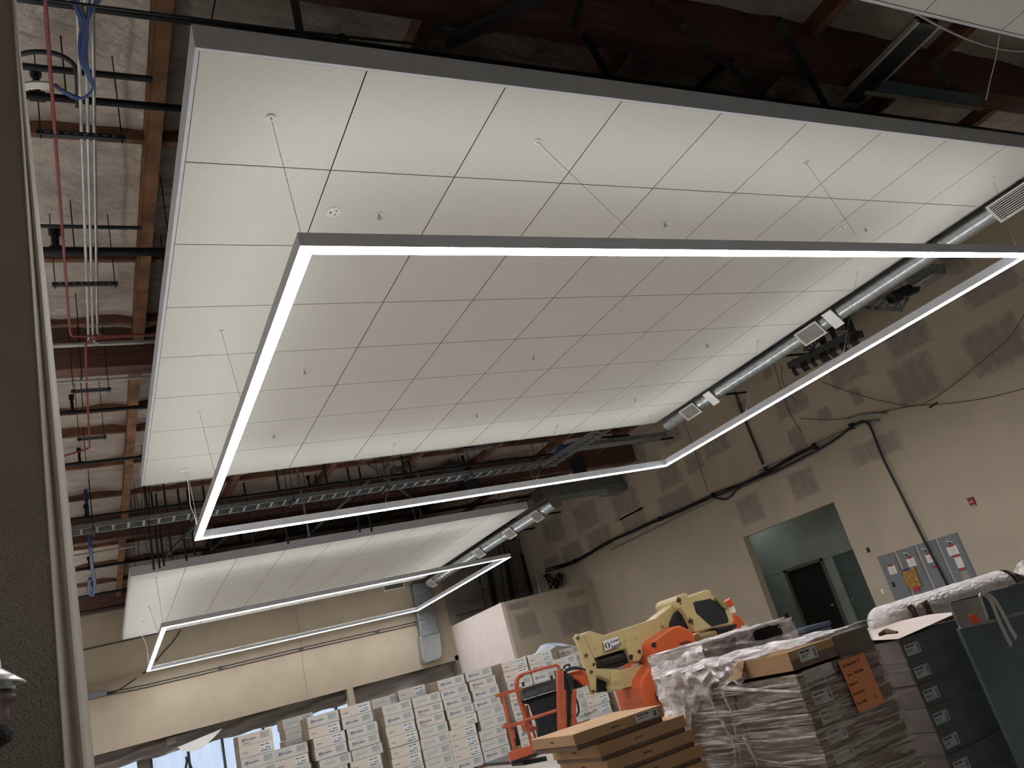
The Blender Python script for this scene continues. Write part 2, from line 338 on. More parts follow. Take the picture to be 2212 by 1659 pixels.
# ---------------------------------------------------------------- unpainted joint compound patches (thin coats proud of the paint)
def patch(parent, P, name='joint_compound_patch'):
    me = bpy.data.meshes.new(name); o0 = wloc(parent)
    me.from_pydata([p - o0 for p in P], [], [(0, 1, 2, 3)]); uvl = me.uv_layers.new(name='UVMap')
    for i, c in enumerate(((0, 0), (1, 0), (1, 1), (0, 1))): uvl.data[i].uv = c
    me.materials.append(M_PATCH); o = bpy.data.objects.new(name, me); COL.objects.link(o); o.parent = parent; return o
PX = XW - 0.004
def rwpatch(px, py, w, h, n=1):
    c = at(px, py, 0, PX)
    patch(wall_right, [Vector((PX, c.y + w / 2, c.z - h / 2)), Vector((PX, c.y - w / 2, c.z - h / 2)), Vector((PX, c.y - w / 2, c.z + h / 2)), Vector((PX, c.y + w / 2, c.z + h / 2))])
for a in ((2150, 745, 1.35, 1.05), (2140, 620, 1.3, .55), (1975, 820, 1.25, 1.05), (1960, 730, 1.2, .7), (1830, 800, 1.2, .7), (1705, 865, 1.3, .85), (1850, 855, .35, .5), (1780, 895, .5, .35),
          (1890, 970, 1.6, .55), (1722, 950, .55, .75), (1735, 1045, 1.0, .8), (1620, 1100, 1.1, .85), (1605, 880, .5, .45), (1655, 800, .35, .5), (1445, 1030, 1.3, .75), (1350, 1085, 1.8, 1.0),
          (1460, 1085, 2.0, .8), (1265, 1115, 1.9, 1.1), (1195, 1145, 1.9, 1.1), (1295, 1165, 1.9, .9), (1370, 1130, 1.6, .75), (1235, 1190, 1.8, .7), (1190, 1215, 1.4, .5), (1545, 960, 1.3, .7),
          (1380, 980, .8, .9), (1335, 1000, .8, .9), (1450, 940, 1.0, .6), (1500, 1000, .9, .6), (2060, 560, .6, .7)):
    rwpatch(*a)
for px, py, w, h in ((1140, 1350, .95, .95), (1245, 1338, 1.55, 1.0), (1120, 1308, .9, .28), (1245, 1283, .9, .28)):
    c = at(px, py, 1, 22.326)
    patch(wbox, [Vector((c.x - w / 2, c.y, c.z - h / 2)), Vector((c.x + w / 2, c.y, c.z - h / 2)), Vector((c.x + w / 2, c.y, c.z + h / 2)), Vector((c.x - w / 2, c.y, c.z + h / 2))])

# ---------------------------------------------------------------- roof: deck, glulams, purlins, blankets
ceiling = struct('ceiling', MB().box((-9.2, -14.2, ZR), (20, YB + 0.9, ZR + 0.15)), M_WOOD)
PUR = [-7.2, -4.8, -2.4, 0.0, 2.4, 4.8, 7.2, 9.6, 12.0, 14.4]
GL = [0.15, 7.45, 17.35, 26.9]
for y in GL: MB().box((-9, y, 7.22), (XW, y + 0.3, 7.9)).build('glulam_beam', M_GLULAM, ceiling)
segs = [(-14, 0.15)] + [(GL[i] + 0.3, GL[i + 1]) for i in range(3)]
for x in PUR:
    for a, b in segs:
        MB().box((x - 0.075, a, 7.62), (x + 0.075, b, ZR)).build('purlin', M_WOODL if x == 0 else M_WOOD, ceiling)
SUBL = [-6, -3.6, -1.2, 3.0, 5.35, 7.05, 10.35, 11.45, 13.3, 15.5, 20.0, 22.4, 24.8]
def blanket(x0, x1, y0, y1, seed):
    r = random.Random(seed); ph = [r.uniform(0, 6.3) for _ in range(6)]; nx = 10; ny = max(4, int((y1 - y0) / 0.16)); sag = r.uniform(.05, .10)
    def fn(u, v):
        x = x0 + (x1 - x0) * u; y = y0 + (y1 - y0) * v
        e = math.sin(math.pi * u) ** 0.5
        z = 7.93 - sag * e - 0.035 * e * (math.sin(y * 5.2 + ph[0] + 0.6 * math.sin(x * 2 + ph[1])) + 0.6 * math.sin(y * 11 + ph[2])) - 0.02 * math.sin(x * 7 + y * 3 + ph[3]) - 0.10 * (abs(u - 0.5) * 2) ** 6
        return (x, y, z)
    return MB().grid(nx, ny, fn)
for i in range(len(PUR) - 1):
    if PUR[i] < -4.9: continue
    x0, x1 = PUR[i] + 0.08, PUR[i + 1] - 0.08
    cuts = sorted([-8.0] + SUBL + [YB - 0.3])
    for j in range(len(cuts) - 1):
        blanket(x0, x1, cuts[j] + 0.02, cuts[j + 1] - 0.02, i * 40 + j).build('insulation_blanket', M_INSUL, ceiling, smooth=True)
    for y in SUBL: MB().box((x0, y - 0.035, 7.72), (x1, y + 0.035, ZR)).build('subpurlin', M_WOOD, ceiling)
MB().box((14.5, -8, 7.9), (XW, YB, 7.93)).build('insulation_blanket', M_INSUL, ceiling)

# ---------------------------------------------------------------- ceiling clouds
def slab_tile():
    g = 0.005; b = 0.0015; x0, y0, x1, y1 = g, g, T - g, T - g; z0 = 0.0
    v = [(x0 + b, y0 + b, z0), (x1 - b, y0 + b, z0), (x1 - b, y1 - b, z0), (x0 + b, y1 - b, z0), (x0, y0, z0 + b), (x1, y0, z0 + b), (x1, y1, z0 + b), (x0, y1, z0 + b), (x0, y0, .025), (x1, y0, .025), (x1, y1, .025), (x0, y1, .025)]
    f = [(0, 3, 2, 1), (8, 9, 10, 11)] + [(i, (i + 1) % 4, 4 + (i + 1) % 4, 4 + i) for i in range(4)] + [(4 + i, 4 + (i + 1) % 4, 8 + (i + 1) % 4, 8 + i) for i in range(4)]
    me = bpy.data.meshes.new('ceiling_tile'); me.from_pydata(v, [], f); me.materials.append(M_TILE); me.materials.append(M_SEAM)
    for p in me.polygons[6:]: p.material_index = 1
    return me
TILE = slab_tile()
def cloud(x0, y0, nx, ny, label):
    t = thing('ceiling_cloud', label, 'ceiling panel', (x0, y0, ZC))
    for i in range(nx):
        for j in range(ny):
            o = bpy.data.objects.new('ceiling_tile', TILE); COL.objects.link(o); o.parent = t; o.location = (i * T, j * T, 0.004)
    X1, Y1 = x0 + nx * T, y0 + ny * T; h = 0.215; k = 0.03
    MB().box((x0, y0, ZC + 0.03), (X1, Y1, ZC + 0.05)).build('backing_board', M_SEAM, t)
    for a, b in (((x0 - k, y0 - k), (X1 + k, y0)), ((x0 - k, Y1), (X1 + k, Y1 + k)), ((x0 - k, y0), (x0, Y1)), ((X1, y0), (X1 + k, Y1))):
        MB().box((a[0], a[1], ZC), (b[0], b[1], ZC + h)).build('edge_trim', M_FASCIA, t)
    return t
cloud(0, 0, 9, 8, 'large white suspended ceiling cloud of square tiles nearest the camera, over the big light frame')
cloud(0, 16.78, 9, 8, 'white suspended ceiling cloud further back, over the small distant light frame')
cloud(0.0, -1.5 - 8 * T, 9, 8, 'white ceiling cloud cut off at the top right corner of the photo')

# ---------------------------------------------------------------- light frames
def light_frame(A, B, zb, label, ms=None, mu=None):
    x0, y0 = A; x1, y1 = B; W = 0.112; H = 0.125; t = thing('light_frame', label, 'light', (x0, y0, zb))
    e = 0.006
    def ring(z0, z1, i0, i1, m, name):
        for (a, b) in (((x0 + i0, y0 + i0), (x1 - i0, y0 + i1)), ((x0 + i0, y1 - i1), (x1 - i0, y1 - i0)), ((x0 + i0, y0 + i1), (x0 + i1, y1 - i1)), ((x1 - i1, y0 + i1), (x1 - i0, y1 - i1))):
            MB().box((a[0], a[1], z0), (b[0], b[1], z1)).build(name, m, t)
    for (a, b) in (((x0, y0), (x1, y0 + W)), ((x0, y1 - W), (x1, y1)), ((x0, y0 + W), (x0 + W, y1 - W)), ((x1 - W, y0 + W), (x1, y1 - W))):
        MB().box((a[0], a[1], zb + 0.006), (b[0], b[1], zb + H)).build('housing', M_FRAME, t)
    ring(zb, zb + 0.005, e, W - e, ms or M_STRIP, 'diffuser')
    ring(zb + H + 0.001, zb + H + 0.004, 0.03, W - 0.03, mu or M_STRIPU, 'uplight_lens')
    return t
F1 = ((0.62, 0.61), (10.42, 9.24)); F2 = ((0.58, 17.49), (10.38, 26.32)); ZF1 = 4.871; ZF2 = ZC - 1.23
light_frame(F1[0], F1[1], ZF1, 'large rectangular light frame with glowing white underside below the nearest cloud')
light_frame((-5.5, -13.4), (9.5, -8.2), ZF1, 'added unseen fill light frame behind the camera, for ambient light', M_STRIPR)  # added out of view to lift the ambient light from the front
light_frame((-8.4, 0.6), (-2.2, 9.2), ZF1, 'added unseen fill light frame left of the column, near one', M_STRIPS, M_STRIPSU)  # invented frame hidden by the column, there for fill light
light_frame((-8.4, 17.5), (-2.2, 26.3), ZF1, 'added unseen fill light frame left of the column, far one', M_STRIPS, M_STRIPSU)  # second hidden helper, added to light the roof and upper back wall
light_frame(F2[0], F2[1], ZF2, 'far rectangular light frame hanging below the distant cloud, the smaller in the photo', M_STRIPF, M_STRIPFU)

# cable mounts, wires, sprinklers, sensors on the clouds
def canopy(px, py, r=0.035):
    c = at(px, py, 2, ZC); return MB().cyl((c.x, c.y, ZC - 0.012), (c.x, c.y, ZC + 0.004), r, 14).cyl((c.x, c.y, ZC - 0.035), (c.x, c.y, ZC - 0.012), r * .3, 8), c
wires = [((585, 253), (0.66, 0.66)), ((1160, 305), (3.9, 0.66)), ((1742, 352), (7.1, 0.66)), ((2145, 385), (10.3, 0.72)), ((478, 716), (0.66, 3.9)), ((431, 891), (0.66, 6.4)), ((1852, 586), (10.37, 3.9)), ((1637, 736), (10.37, 6.4)), ((1402, 898), (10.37, 9.18)), ((1204, 920), (7.1, 9.2)), ((851, 960), (3.9, 9.2))]
pos = ['over the near left corner of the big frame', 'over the near long side, second from the left', 'over the near long side, third from the left', 'over the near right corner of the big frame', 'over the left side of the big frame, nearer one', 'over the left side of the big frame, farther one', 'over the right side, nearer one beside the duct', 'over the right side, farther one beside the duct', 'over the far right corner of the big frame', 'over the far side, right one', 'over the far side, left one']
for (p, e), s in zip(wires, pos):
    mb, c = canopy(*p); t = thing('suspension_wire', 'thin suspension wire ' + s, 'wire', (c.x, c.y, ZF1 + 0.125))
    mb.build('ceiling_mount', M_PLAST, t, smooth=True)
    MB().tube([(e[0], e[1], ZF1 + 0.131), (c.x, c.y, ZC)], 0.0022, 5).build('wire', M_WIRE, t)
c = at(400, 1015, 2, ZC)
t = thing('power_feed', 'white power cord at the far left corner of the big light frame', 'cord', (c.x, c.y, ZF1 + .12))
MB().cyl((c.x, c.y, ZC - 0.012), (c.x, c.y, ZC), 0.075, 20).build('canopy', M_PLAST, t, smooth=True)
MB().tube([(c.x, c.y, ZC), (c.x + .02, c.y, ZC - .3), (c.x + .01, c.y + .02, ZC - .62), (0.66, 9.1, ZF1 + .35), (0.68, 9.18, ZF1 + .131)], 0.007, 6).build('cord', M_WIREW, t, smooth=True)
MB().tube([(c.x + .03, c.y, ZC), (0.7, 9.16, ZF1 + .131)], 0.003, 5).build('wire', M_WIREW, t)
for n, (px, py) in enumerate(((818, 462), (1435, 481), (1868, 492), (657, 800), (1151, 769), (1527, 744), (591, 940), (1029, 895), (1371, 862))):
    c = at(px, py, 2, ZC); s = ['nearest row, left', 'nearest row, middle', 'nearest row, right', 'middle row, left', 'middle row, centre', 'middle row, right', 'far row, left', 'far row, centre', 'far row, right'][n]
    t = thing('fire_sprinkler', 'small pendent fire sprinkler head under the near cloud, ' + s, 'sprinkler', (c.x, c.y, ZC - .06))
    MB().cyl((c.x, c.y, ZC - 0.008), (c.x, c.y, ZC + .004), 0.035, 14).build('escutcheon', M_PLAST, t, smooth=True)
    MB().cyl((c.x, c.y, ZC - 0.05), (c.x, c.y, ZC), 0.011, 8).cyl((c.x, c.y, ZC - 0.055), (c.x, c.y, ZC - .05), 0.026, 10).build('sprinkler', M_CONDUIT, t, smooth=True)
for px, py, s in ((720, 457, 'nearest one at left'), (1822, 490, 'right one, near the duct'), (530, 945, 'far left one beside the light frame'), (1332, 865, 'far right one')):
    c = at(px, py, 2, ZC); t = thing('ceiling_speaker', 'small round flush ceiling device in the near cloud, ' + s, 'detector', (c.x, c.y, ZC - .02))
    MB().cyl((c.x, c.y, ZC - 0.012), (c.x, c.y, ZC + .004), 0.075, 24).build('cover', M_PLAST, t, smooth=True)
    MB().cyl((c.x - .03, c.y, ZC - 0.015), (c.x - .03, c.y, ZC), 0.01, 8).cyl((c.x + .02, c.y + .03, ZC - 0.015), (c.x + .02, c.y + .03, ZC), 0.008, 8).cyl((c.x + .02, c.y - .03, ZC - 0.015), (c.x + .02, c.y - .03, ZC), 0.008, 8).build('slots', M_GRDARK, t)
for n, (px, py, e) in enumerate(((337, 1248, (.62, 17.55)), (322, 1310, (.62, 19.4)), (310, 1342, None), (437, 1252, None), (420, 1292, None), (555, 1210, None))):
    c = at(px, py, 2, ZC); s = ['first one at the near left corner', 'second one down the left edge', 'third one down the left edge', 'upper one in the second tile column', 'lower one in the second tile column', 'one by the near edge, farther right'][n]
    t = thing('suspension_wire', 'tiny ceiling mount on the distant cloud, ' + s, 'wire', (c.x, c.y, ZC - .1))
    MB().cyl((c.x, c.y, ZC - 0.02), (c.x, c.y, ZC), 0.045, 10).build('ceiling_mount', M_PLAST, t)
    if e: MB().tube([(c.x, c.y, ZC), (e[0], e[1], ZF2 + .131)], 0.004, 5).build('wire', M_WIRE, t)
a = at(306, 1372, 2, ZC); t = thing('power_feed', 'white power feed cord at the far left corner of the distant light frame', 'cord', (a.x, a.y, ZF2 + .12))
MB().cyl((a.x, a.y, ZC - .015), (a.x, a.y, ZC), .09, 16).build('canopy', M_PLAST, t)
MB().tube([a, (a.x + .1, a.y, ZC - .3), (a.x + .12, a.y, ZC - .7), (.63, 26.25, ZF2 + .131)], .012, 6).build('cord', M_WIREW, t)

# ---------------------------------------------------------------- round ducts along the right side
DX = 11.3
def duct(y0, y1, z, r, label, grilles, flat):
    t = thing('round_duct', label, 'duct', (DX, y0, z - r))
    n = 28; mb = MB(); pts = []; rs = []; y = y0
    while y < y1 - 0.05: pts += [(DX, y, z), (DX, y + 0.235, z), (DX, y + 0.245, z)]; rs += [r, r, r + 0.005]; y += 0.25
    pts.append((DX, y1, z)); rs.append(r); mb.tube(pts, rs, n); mb.build('duct_shell', M_GALV, t, smooth=True)
    for yy in (y0 + 1.2, y0 + 3.6, y0 + 6.0):
        if yy < y1: MB().tube([(DX, yy, z), (DX, yy + .05, z)], r + .008, n).build('joint_band', M_GALVD, t, smooth=True)
    yy = y0 + .9
    while yy < y1: MB().bar((DX, yy, z + r), (DX, yy, 8.0), .03, .004, (0, 1, 0)).build('hanger_strap', M_GALVD, t); yy += 2.5
    nd = Vector((-0.80, 0, -0.6))                                   # grilles look down and to the left
    tan = Vector((0.6, 0, -0.80))
    for (gy, L, Wd) in grilles:
        c0 = Vector((DX, gy, z)) + nd * (r + 0.015)
        def P(a, b, d): return c0 + Vector((0, a * L / 2, 0)) + tan * (b * Wd / 2) + nd * d
        g = MB()
        for a0, a1, b0, b1 in ((-1, 1, -1, -.84), (-1, 1, .84, 1), (-1, -.9, -.84, .84), (.9, 1, -.84, .84)):
            g.prism([P(a0, b0, 0), P(a1, b0, 0), P(a1, b1, 0), P(a0, b1, 0)], nd * 0.018)
        go = g.build('supply_grille', M_GREYP, t)
        g = MB().prism([P(-.95, -.9, -.03), P(.95, -.9, -.03), P(.95, .9, -.03), P(-.95, .9, -.03)], nd * 0.03); g.build('grille_throat', M_GRDARK, go)
        g = MB()
        for k in range(9):
            b = -.76 + k * .19; g.prism([P(-.9, b, .004), P(.9, b, .004), P(.9, b + .07, .004), P(-.9, b + .07, .004)], nd * 0.01)
        g.build('grille_blades', M_GREYP, go)
    for (gy, L, Wd) in flat:
        c0 = Vector((DX, gy, z)) + nd * (r + 0.02)
        MB().prism([c0 + Vector((0, -L / 2, 0)) - tan * Wd / 2, c0 + Vector((0, L / 2, 0)) - tan * Wd / 2, c0 + Vector((0, L / 2, 0)) + tan * Wd / 2, c0 + Vector((0, -L / 2, 0)) + tan * Wd / 2], nd * .02).build('damper_cover', M_PLAST, t)
    return t
duct(-1.5, 9.62, 6.005, 0.155, 'long shiny spiral duct beside the near cloud with three white grilles', [(0.86, .62, .33), (4.95, .55, .32), (8.72, .52, .30)], [(4.38, .22, .36), (7.95, .22, .34)])
duct(15.6, 26.75, 5.89, 0.2, 'far spiral duct beside the distant cloud with small square grilles', [(16.6, .55, .36), (18.6, .6, .36), (21.2, .6, .36), (26.2, .6, .36)], [])
# duct drop on the back wall
t = thing('duct_drop', 'flattened galvanised duct dropping down the beige back wall', 'duct', (10.8, 27.2, 2.9))
MB().prism([(10.62, 27.38, 6.0), (11.4, 27.38, 6.0), (11.28, 27.38, 3.9), (10.52, 27.38, 3.9)], (0, -.35, 0)).build('duct_body', M_GALVD, t, bevel=.02)
MB().prism([(10.45, 27.38, 3.9), (11.3, 27.38, 3.9), (11.2, 27.38, 3.1), (11.1, 27.38, 2.93), (10.45, 27.38, 2.88), (10.36, 27.38, 3.05)], (0, -.42, 0)).build('duct_boot', M_GALV, t, bevel=.03)
for z in (3.9, 4.55): MB().box((10.48, 26.98, z), (11.34, 27.38, z + .04)).build('joint_band', M_GALVD, t)
t = thing('return_grille', 'wide white return air grille on the beige back wall by the duct drop', 'grille', (10.0, 27.35, 5.6))
p = at(850, 1262, 1, 27.36)
MB().box((p.x - .45, 27.33, p.z - .22), (p.x + .45, 27.39, p.z - .18)).box((p.x - .45, 27.33, p.z + .18), (p.x + .45, 27.39, p.z + .22)).box((p.x - .45, 27.33, p.z - .18), (p.x - .41, 27.39, p.z + .18)).box((p.x + .41, 27.33, p.z - .18), (p.x + .45, 27.39, p.z + .18)).build('grille_frame', M_GREYP, t)
g = MB()
for k in range(8): g.box((p.x - .41, 27.34, p.z - .17 + k * .043), (p.x + .41, 27.37, p.z - .155 + k * .043))
g.build('grille_blades', M_GALVD, t)
# ---------------------------------------------------------------- storefront in the back wall
win = struct('window_1', MB().box((-1.9, 28.55, 0), (11.9, 28.75, 0.12)).box((-1.9, 28.55, 2.35), (11.9, 28.75, 2.8)), M_ALUM)
XM = [-1.9, 0.55, 1.75, 2.9, 4.35, 5.8, 7.1, 8.3, 9.5, 10.7, 11.85]
for x in XM: MB().box((x - .04, 28.55, .12), (x + .04, 28.75, 2.35)).build('mullion', M_ALUM, win)
for a, b in zip(XM[:-1], XM[1:]): MB().quad((a + .04, 28.65, .12), (b - .04, 28.65, .12), (b - .04, 28.65, 2.35), (a + .04, 28.65, 2.35)).build('pane', M_PANE, win)
struct('trim_storefront_jambs', MB().box((-1.92, 28.3, 0), (-0.9, 28.5, 2.3)).box((0.1, 28.3, 0), (.5, 28.5, 2.3)).box((11.86, YB, 0), (12.0, 28.8, 2.9)).box((-2, YB + .9, 0), (-1.9, 28.8, 2.9)).box((-2, 27.4 + .9, 2.76), (12.0, 29.0, 2.9)), M_DKPANEL)
def drape(x0, x1, z1, z0, y, lab, sag=0.15, seed=1):
    r = random.Random(seed); a = r.uniform(0, 6)
    def fn(u, v):
        x = x0 + (x1 - x0) * u
        zz = z1 + (z0 - z1) * v - (sag * math.sin(math.pi * u) * v)
        return (x, y + 0.10 * math.sin(3.1 * x + a) * v + 0.06 * math.sin(9 * v + x * 2), zz + 0.03 * math.sin(5 * x + a))
    o = MB().grid(40, 10, fn).build('plastic_drape', M_DRAPE, smooth=True); return tag(o, lab, 'drape')
drape(-1.8, 7.3, 2.74, 2.22, 27.75, 'long grey plastic drape taped under the beige wall, left of the white post', .05, 1)
drape(7.6, 11.9, 2.74, 1.6, 27.75, 'grey plastic drape hanging under the beige wall, right of the white post', .1, 2)
p = at(420, 1605, 1, 27.6)
def fnn(u, v):
    x = p.x - .55 + 1.5 * u; return (x, 27.55, 2.30 + .22 * u - v * .34 * math.sin(math.pi * (u ** .8)))
o = MB().grid(16, 4, fnn).build('sagging_sheet', M_PLAST, smooth=True); tag(o, 'loose white sheet sagging under the grey drape above the bright window', 'sheet')
p = at(370, 1600, 1, 27.5)
o = MB().box((p.x - .14, 27.66, p.z - .12), (p.x + .16, 27.67, p.z + .12)).build('tape_patch', mat('tape_grey', (130, 122, 116), .8), None); tag(o, 'square grey tape patch on the drape over the window', 'tape')
# dark A-frame standing by the window
t = thing('folding_stand', 'dark A-shaped folding stand against the bright window at bottom left', 'stand', at(407, 1659, 1, 24.0) * 1.0)
q = at(405, 1636, 1, 24.0)
for sx, sy in ((-.42, 0), (.42, 0), (-.42, .5), (.42, .5)):
    MB().bar((q.x, 24 + sy * .1, q.z), (q.x + sx * 1.1, 24 + sy, 0), .05, .05).build('leg', M_BLUEC if False else M_DKSTEEL, t)
MB().box((q.x - .06, 23.97, q.z - .05), (q.x + .06, 24.1, q.z + .03)).build('hinge', M_DKSTEEL, t)

# ---------------------------------------------------------------- conduits on the back wall
def wallrun(name, label, cat, pts, r, m, n=8):
    o = MB().tube(pts, r, n).build(name, m, smooth=True); return tag(o, label, cat)
def yb(px, py, y=YB - .03): return at(px, py, 1, y)
wallrun('conduit', 'thin dark conduit across the upper beige back wall, behind the far light frame', 'conduit', [yb(178, 1405), yb(262, 1386), yb(520, 1328), yb(820, 1262)], .022, M_DGREY)
t = thing('conduit_run', 'pair of thin conduits across the middle of the beige back wall', 'conduit', yb(500, 1430))
for d in (0, 6): MB().tube([yb(190, 1503 + d), yb(320, 1478 + d), yb(640, 1402 + d), yb(900, 1343 + d)], .018, 8).build('conduit', M_DGREY, t, smooth=True)
for px, py in ((476, 1442), (651, 1402), (815, 1364)): c = yb(px, py); MB().box((c.x - .07, c.y - .05, c.z - .05), (c.x + .07, c.y, c.z + .05)).build('coupling', M_DGREY, t)
c = yb(208, 1500, YB - .1); o = MB().box((c.x - .32, YB - .14, c.z - .1), (c.x + .32, YB, c.z + .08)).build('junction_box', M_PANELG, bevel=.01); tag(o, 'long grey junction box at the left end of the back wall conduits', 'box')
wallrun('loose_cable', 'slack black cable drooping from the far light frame to the junction box', 'cable', [yb(228, 1499), yb(250, 1494), yb(280, 1475), yb(312, 1452), (.55, 26.5, ZF2)], .02, M_WIREB, 6)
wallrun('hanging_cable', 'single cable curving inside the far light frame in front of the back wall', 'cable', [yb(390, 1362), yb(372, 1388), yb(350, 1412), yb(335, 1430)], .02, M_WIREB, 6)
wallrun('wall_crack_cable', 'thin vertical wire down the middle of the beige back wall', 'cable', [yb(637, 1312), yb(648, 1370), yb(655, 1440), yb(665, 1505)], .006, M_BRWIRE, 5)

# ---------------------------------------------------------------- white cartons stacked in front of the window
SY = 12.3
def logo(parent, x, y, z, s, m, name='printed_logo'):
    g = MB()
    g.box((x, y - .0012, z), (x + s, y, z + s)); o = g.build(name, m, parent)
    MB().add([(x + s * .2, y - .002, z + s * .2), (x + s * .36, y - .002, z + s * .2), (x + s * .5, y - .002, z + s * .55), (x + s * .64, y - .002, z + s * .2), (x + s * .8, y - .002, z + s * .2), (x + s * .5, y - .002, z + s * .85)], [(0, 1, 2, 3, 4, 5)]).build('logo_peak', M_PLAST, o, fix=False)
    return o
def make_carton(kind, w=0.615, h=0.196, d=0.615):
    t = thing('tile_carton', 'x', 'carton', (0, 0, 0))
    m = M_CARTON if kind % 2 == 0 else M_CARTON2
    MB().box((0, 0, 0), (w, d, h)).build('carton_body', m, t, bevel=.006)
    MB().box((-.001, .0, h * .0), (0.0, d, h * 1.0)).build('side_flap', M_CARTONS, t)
    ink = M_INKG if kind == 3 else M_INK
    if kind in (0, 1, 3):
        logo(t, .07, -.001, .075, .05, ink); text('printed_name', 'Rockfon', .055, ink, (.135, -.002, .082), t)
        if kind == 0: text('printed_text', 'TROPIC E', .032, M_INKK, (.07, -.002, .028), t)
        MB().box((.40, -.001, .06), (.56, 0, .16)).build('faded_print', M_INKG, t)
    else:
        text('printed_name', 'Rockfon', .03, M_INKK, (.05, -.002, .075), t)
        lb = MB().box((.36, -.0015, .02), (.58, 0, .17)).build('shipping_label', M_LABEL, t)
        g = MB()
        for a, b, z, hh in ((.375, .45, .135, .014), (.47, .54, .135, .014), (.38, .43, .075, .008), (.46, .55, .075, .012), (.375, .50, .035, .014), (.52, .55, .035, .014)): g.box((a, -.003, z), (b, -.001, z + hh))
        g.build('label_print', M_INKK, lb)
    return t
protos = [make_carton(k) for k in range(4)]; used = [False] * 4
ORD = ['top', 'second', 'third', 'fourth', 'fifth', 'sixth', 'seventh', 'eighth', 'ninth']
def stack(x, y, ztop, desc, kinds, n=None, wob=.012, rz=0, topjit=None):
    r = random.Random(int(x * 100 + y * 10)); h = .2; n = n or int(ztop / h); z = ztop - h; 
    for i in range(n):
        k = kinds[i % len(kinds)]
        if not used[k]: o = protos[k]; used[k] = True
        else: o = copy_tree(protos[k])
        o.location = (x + r.uniform(-wob, wob) + (topjit[i] if topjit and i < len(topjit) else 0), y + r.uniform(-wob, wob), z); o.rotation_euler = (0, 0, rz + r.uniform(-.008, .008)); WL[o.name] = o.location.copy()
        o['label'] = 'white carton, %s from top, %s' % (ORD[i], desc) if i else 'topmost white carton of ' + desc
        o['group'] = 'stacked white tile cartons'
        z -= h
    return z + h
bases = []
def S(px, py, desc, kinds, y=SY, **k):
    c = at(px, py, 1, y); zt = c.z; n = int((zt - .04) / .2)
    zb = stack(c.x, y, zt, desc, kinds, n, **k); bases.append((c.x, y, zb))
S(513.3, 1590.7, 'the leftmost front stack beside the bright window', [0, 2, 1, 3])
S(592, 1621, 'the low second stack from the left', [1, 2, 3], y=SY + .12)
S(662.5, 1550.5, 'the third front stack, just left of centre of the cartons', [1, 2, 2, 1, 3], topjit=[0, 0, .05, .05, .1])
S(734, 1530.6, 'the fourth front stack, below the white post', [2, 1, 1, 1, 3], topjit=[0, 0, .05, .05, .08])
S(824, 1526.5, 'the fifth front stack, right of the dark gap', [3, 1, 2, 2, 2, 2])
S(890, 1508.5, 'the sixth front stack', [3, 0, 0, 3, 3, 3])
S(944, 1471, 'the seventh front stack', [1, 1, 1, 1, 2, 2, 2, 2], topjit=[0, .02, .05, .05, .06])
S(1003, 1453, 'the eighth front stack, left of the lift basket', [1, 0, 1, 1, 3, 3, 3, 3], topjit=[0, .06, .06, .06, .08, .08])
S(1083, 1432, 'the ninth front stack, behind the lift basket', [2, 2, 1, 2, 1, 1, 3, 1])
S(1138, 1417.5, 'the tenth front stack, behind the basket control box', [2, 1, 1, 3, 3, 3])
S(1194, 1426, 'the eleventh front stack, below the blue poly sheet', [3, 3, 2, 3, 3, 3])
S(1252, 1470, 'the twelfth front stack, below the cream boom', [3, 2, 2, 2, 3])
S(1318, 1465, 'the thirteenth front stack, right of the handwritten one', [2, 2, 3, 2, 3])
S(1385, 1455, 'the fourteenth front stack, half behind the orange turret', [3, 1, 1, 3, 3])
# rear row
S(610, 1555, 'the rear stack showing between the second and third stacks', [3, 3, 3], y=SY + .95)
S(802, 1512, 'the rear stack left of the dark gap', [3, 2, 3], y=SY + .8)
S(860, 1492, 'the rear stack topped above the fifth stack', [2, 3, 3], y=SY + .65)
S(925, 1476, 'the rear stack between the sixth and seventh stacks', [3, 3, 3], y=SY + .95)
S(1205, 1405, 'the rear stack under the blue poly sheet', [0, 3, 3], y=SY + .75)
for k in range(4):
    if not used[k]: bpy.data.objects.remove(protos[k])
for i in range(0, len(bases)):
    x, y, z = bases[i]
    t = thing('wooden_pallet', 'rough wooden pallet on the floor under white carton stack %s' % ('beneath ' + ['the leftmost stack', 'the low second stack', 'the third stack', 'the fourth stack', 'the fifth stack', 'the sixth stack', 'the seventh stack', 'the eighth stack', 'the ninth stack', 'the tenth stack', 'the eleventh stack', 'the twelfth stack', 'the thirteenth stack', 'the fourteenth stack', 'the rear left stack', 'the rear gap stack', 'the rear fifth stack', 'the rear seventh stack', 'the rear poly-covered stack'][i]), 'pallet', (x, y, 0))
    t['label'] = t['label'].replace('under white carton stack ', '')
    for yy in (.02, .28, .53): MB().box((x + .01, y + yy, 0), (x + .6, y + yy + .07, max(.01, z - .02))).build('block', M_WOOD, t)
    for xx in (.0, .22, .44): MB().box((x + .01 + xx, y + .01, z - .02), (x + .16 + xx, y + .6, z - .001)).build('deck_board', M_WOODL, t)
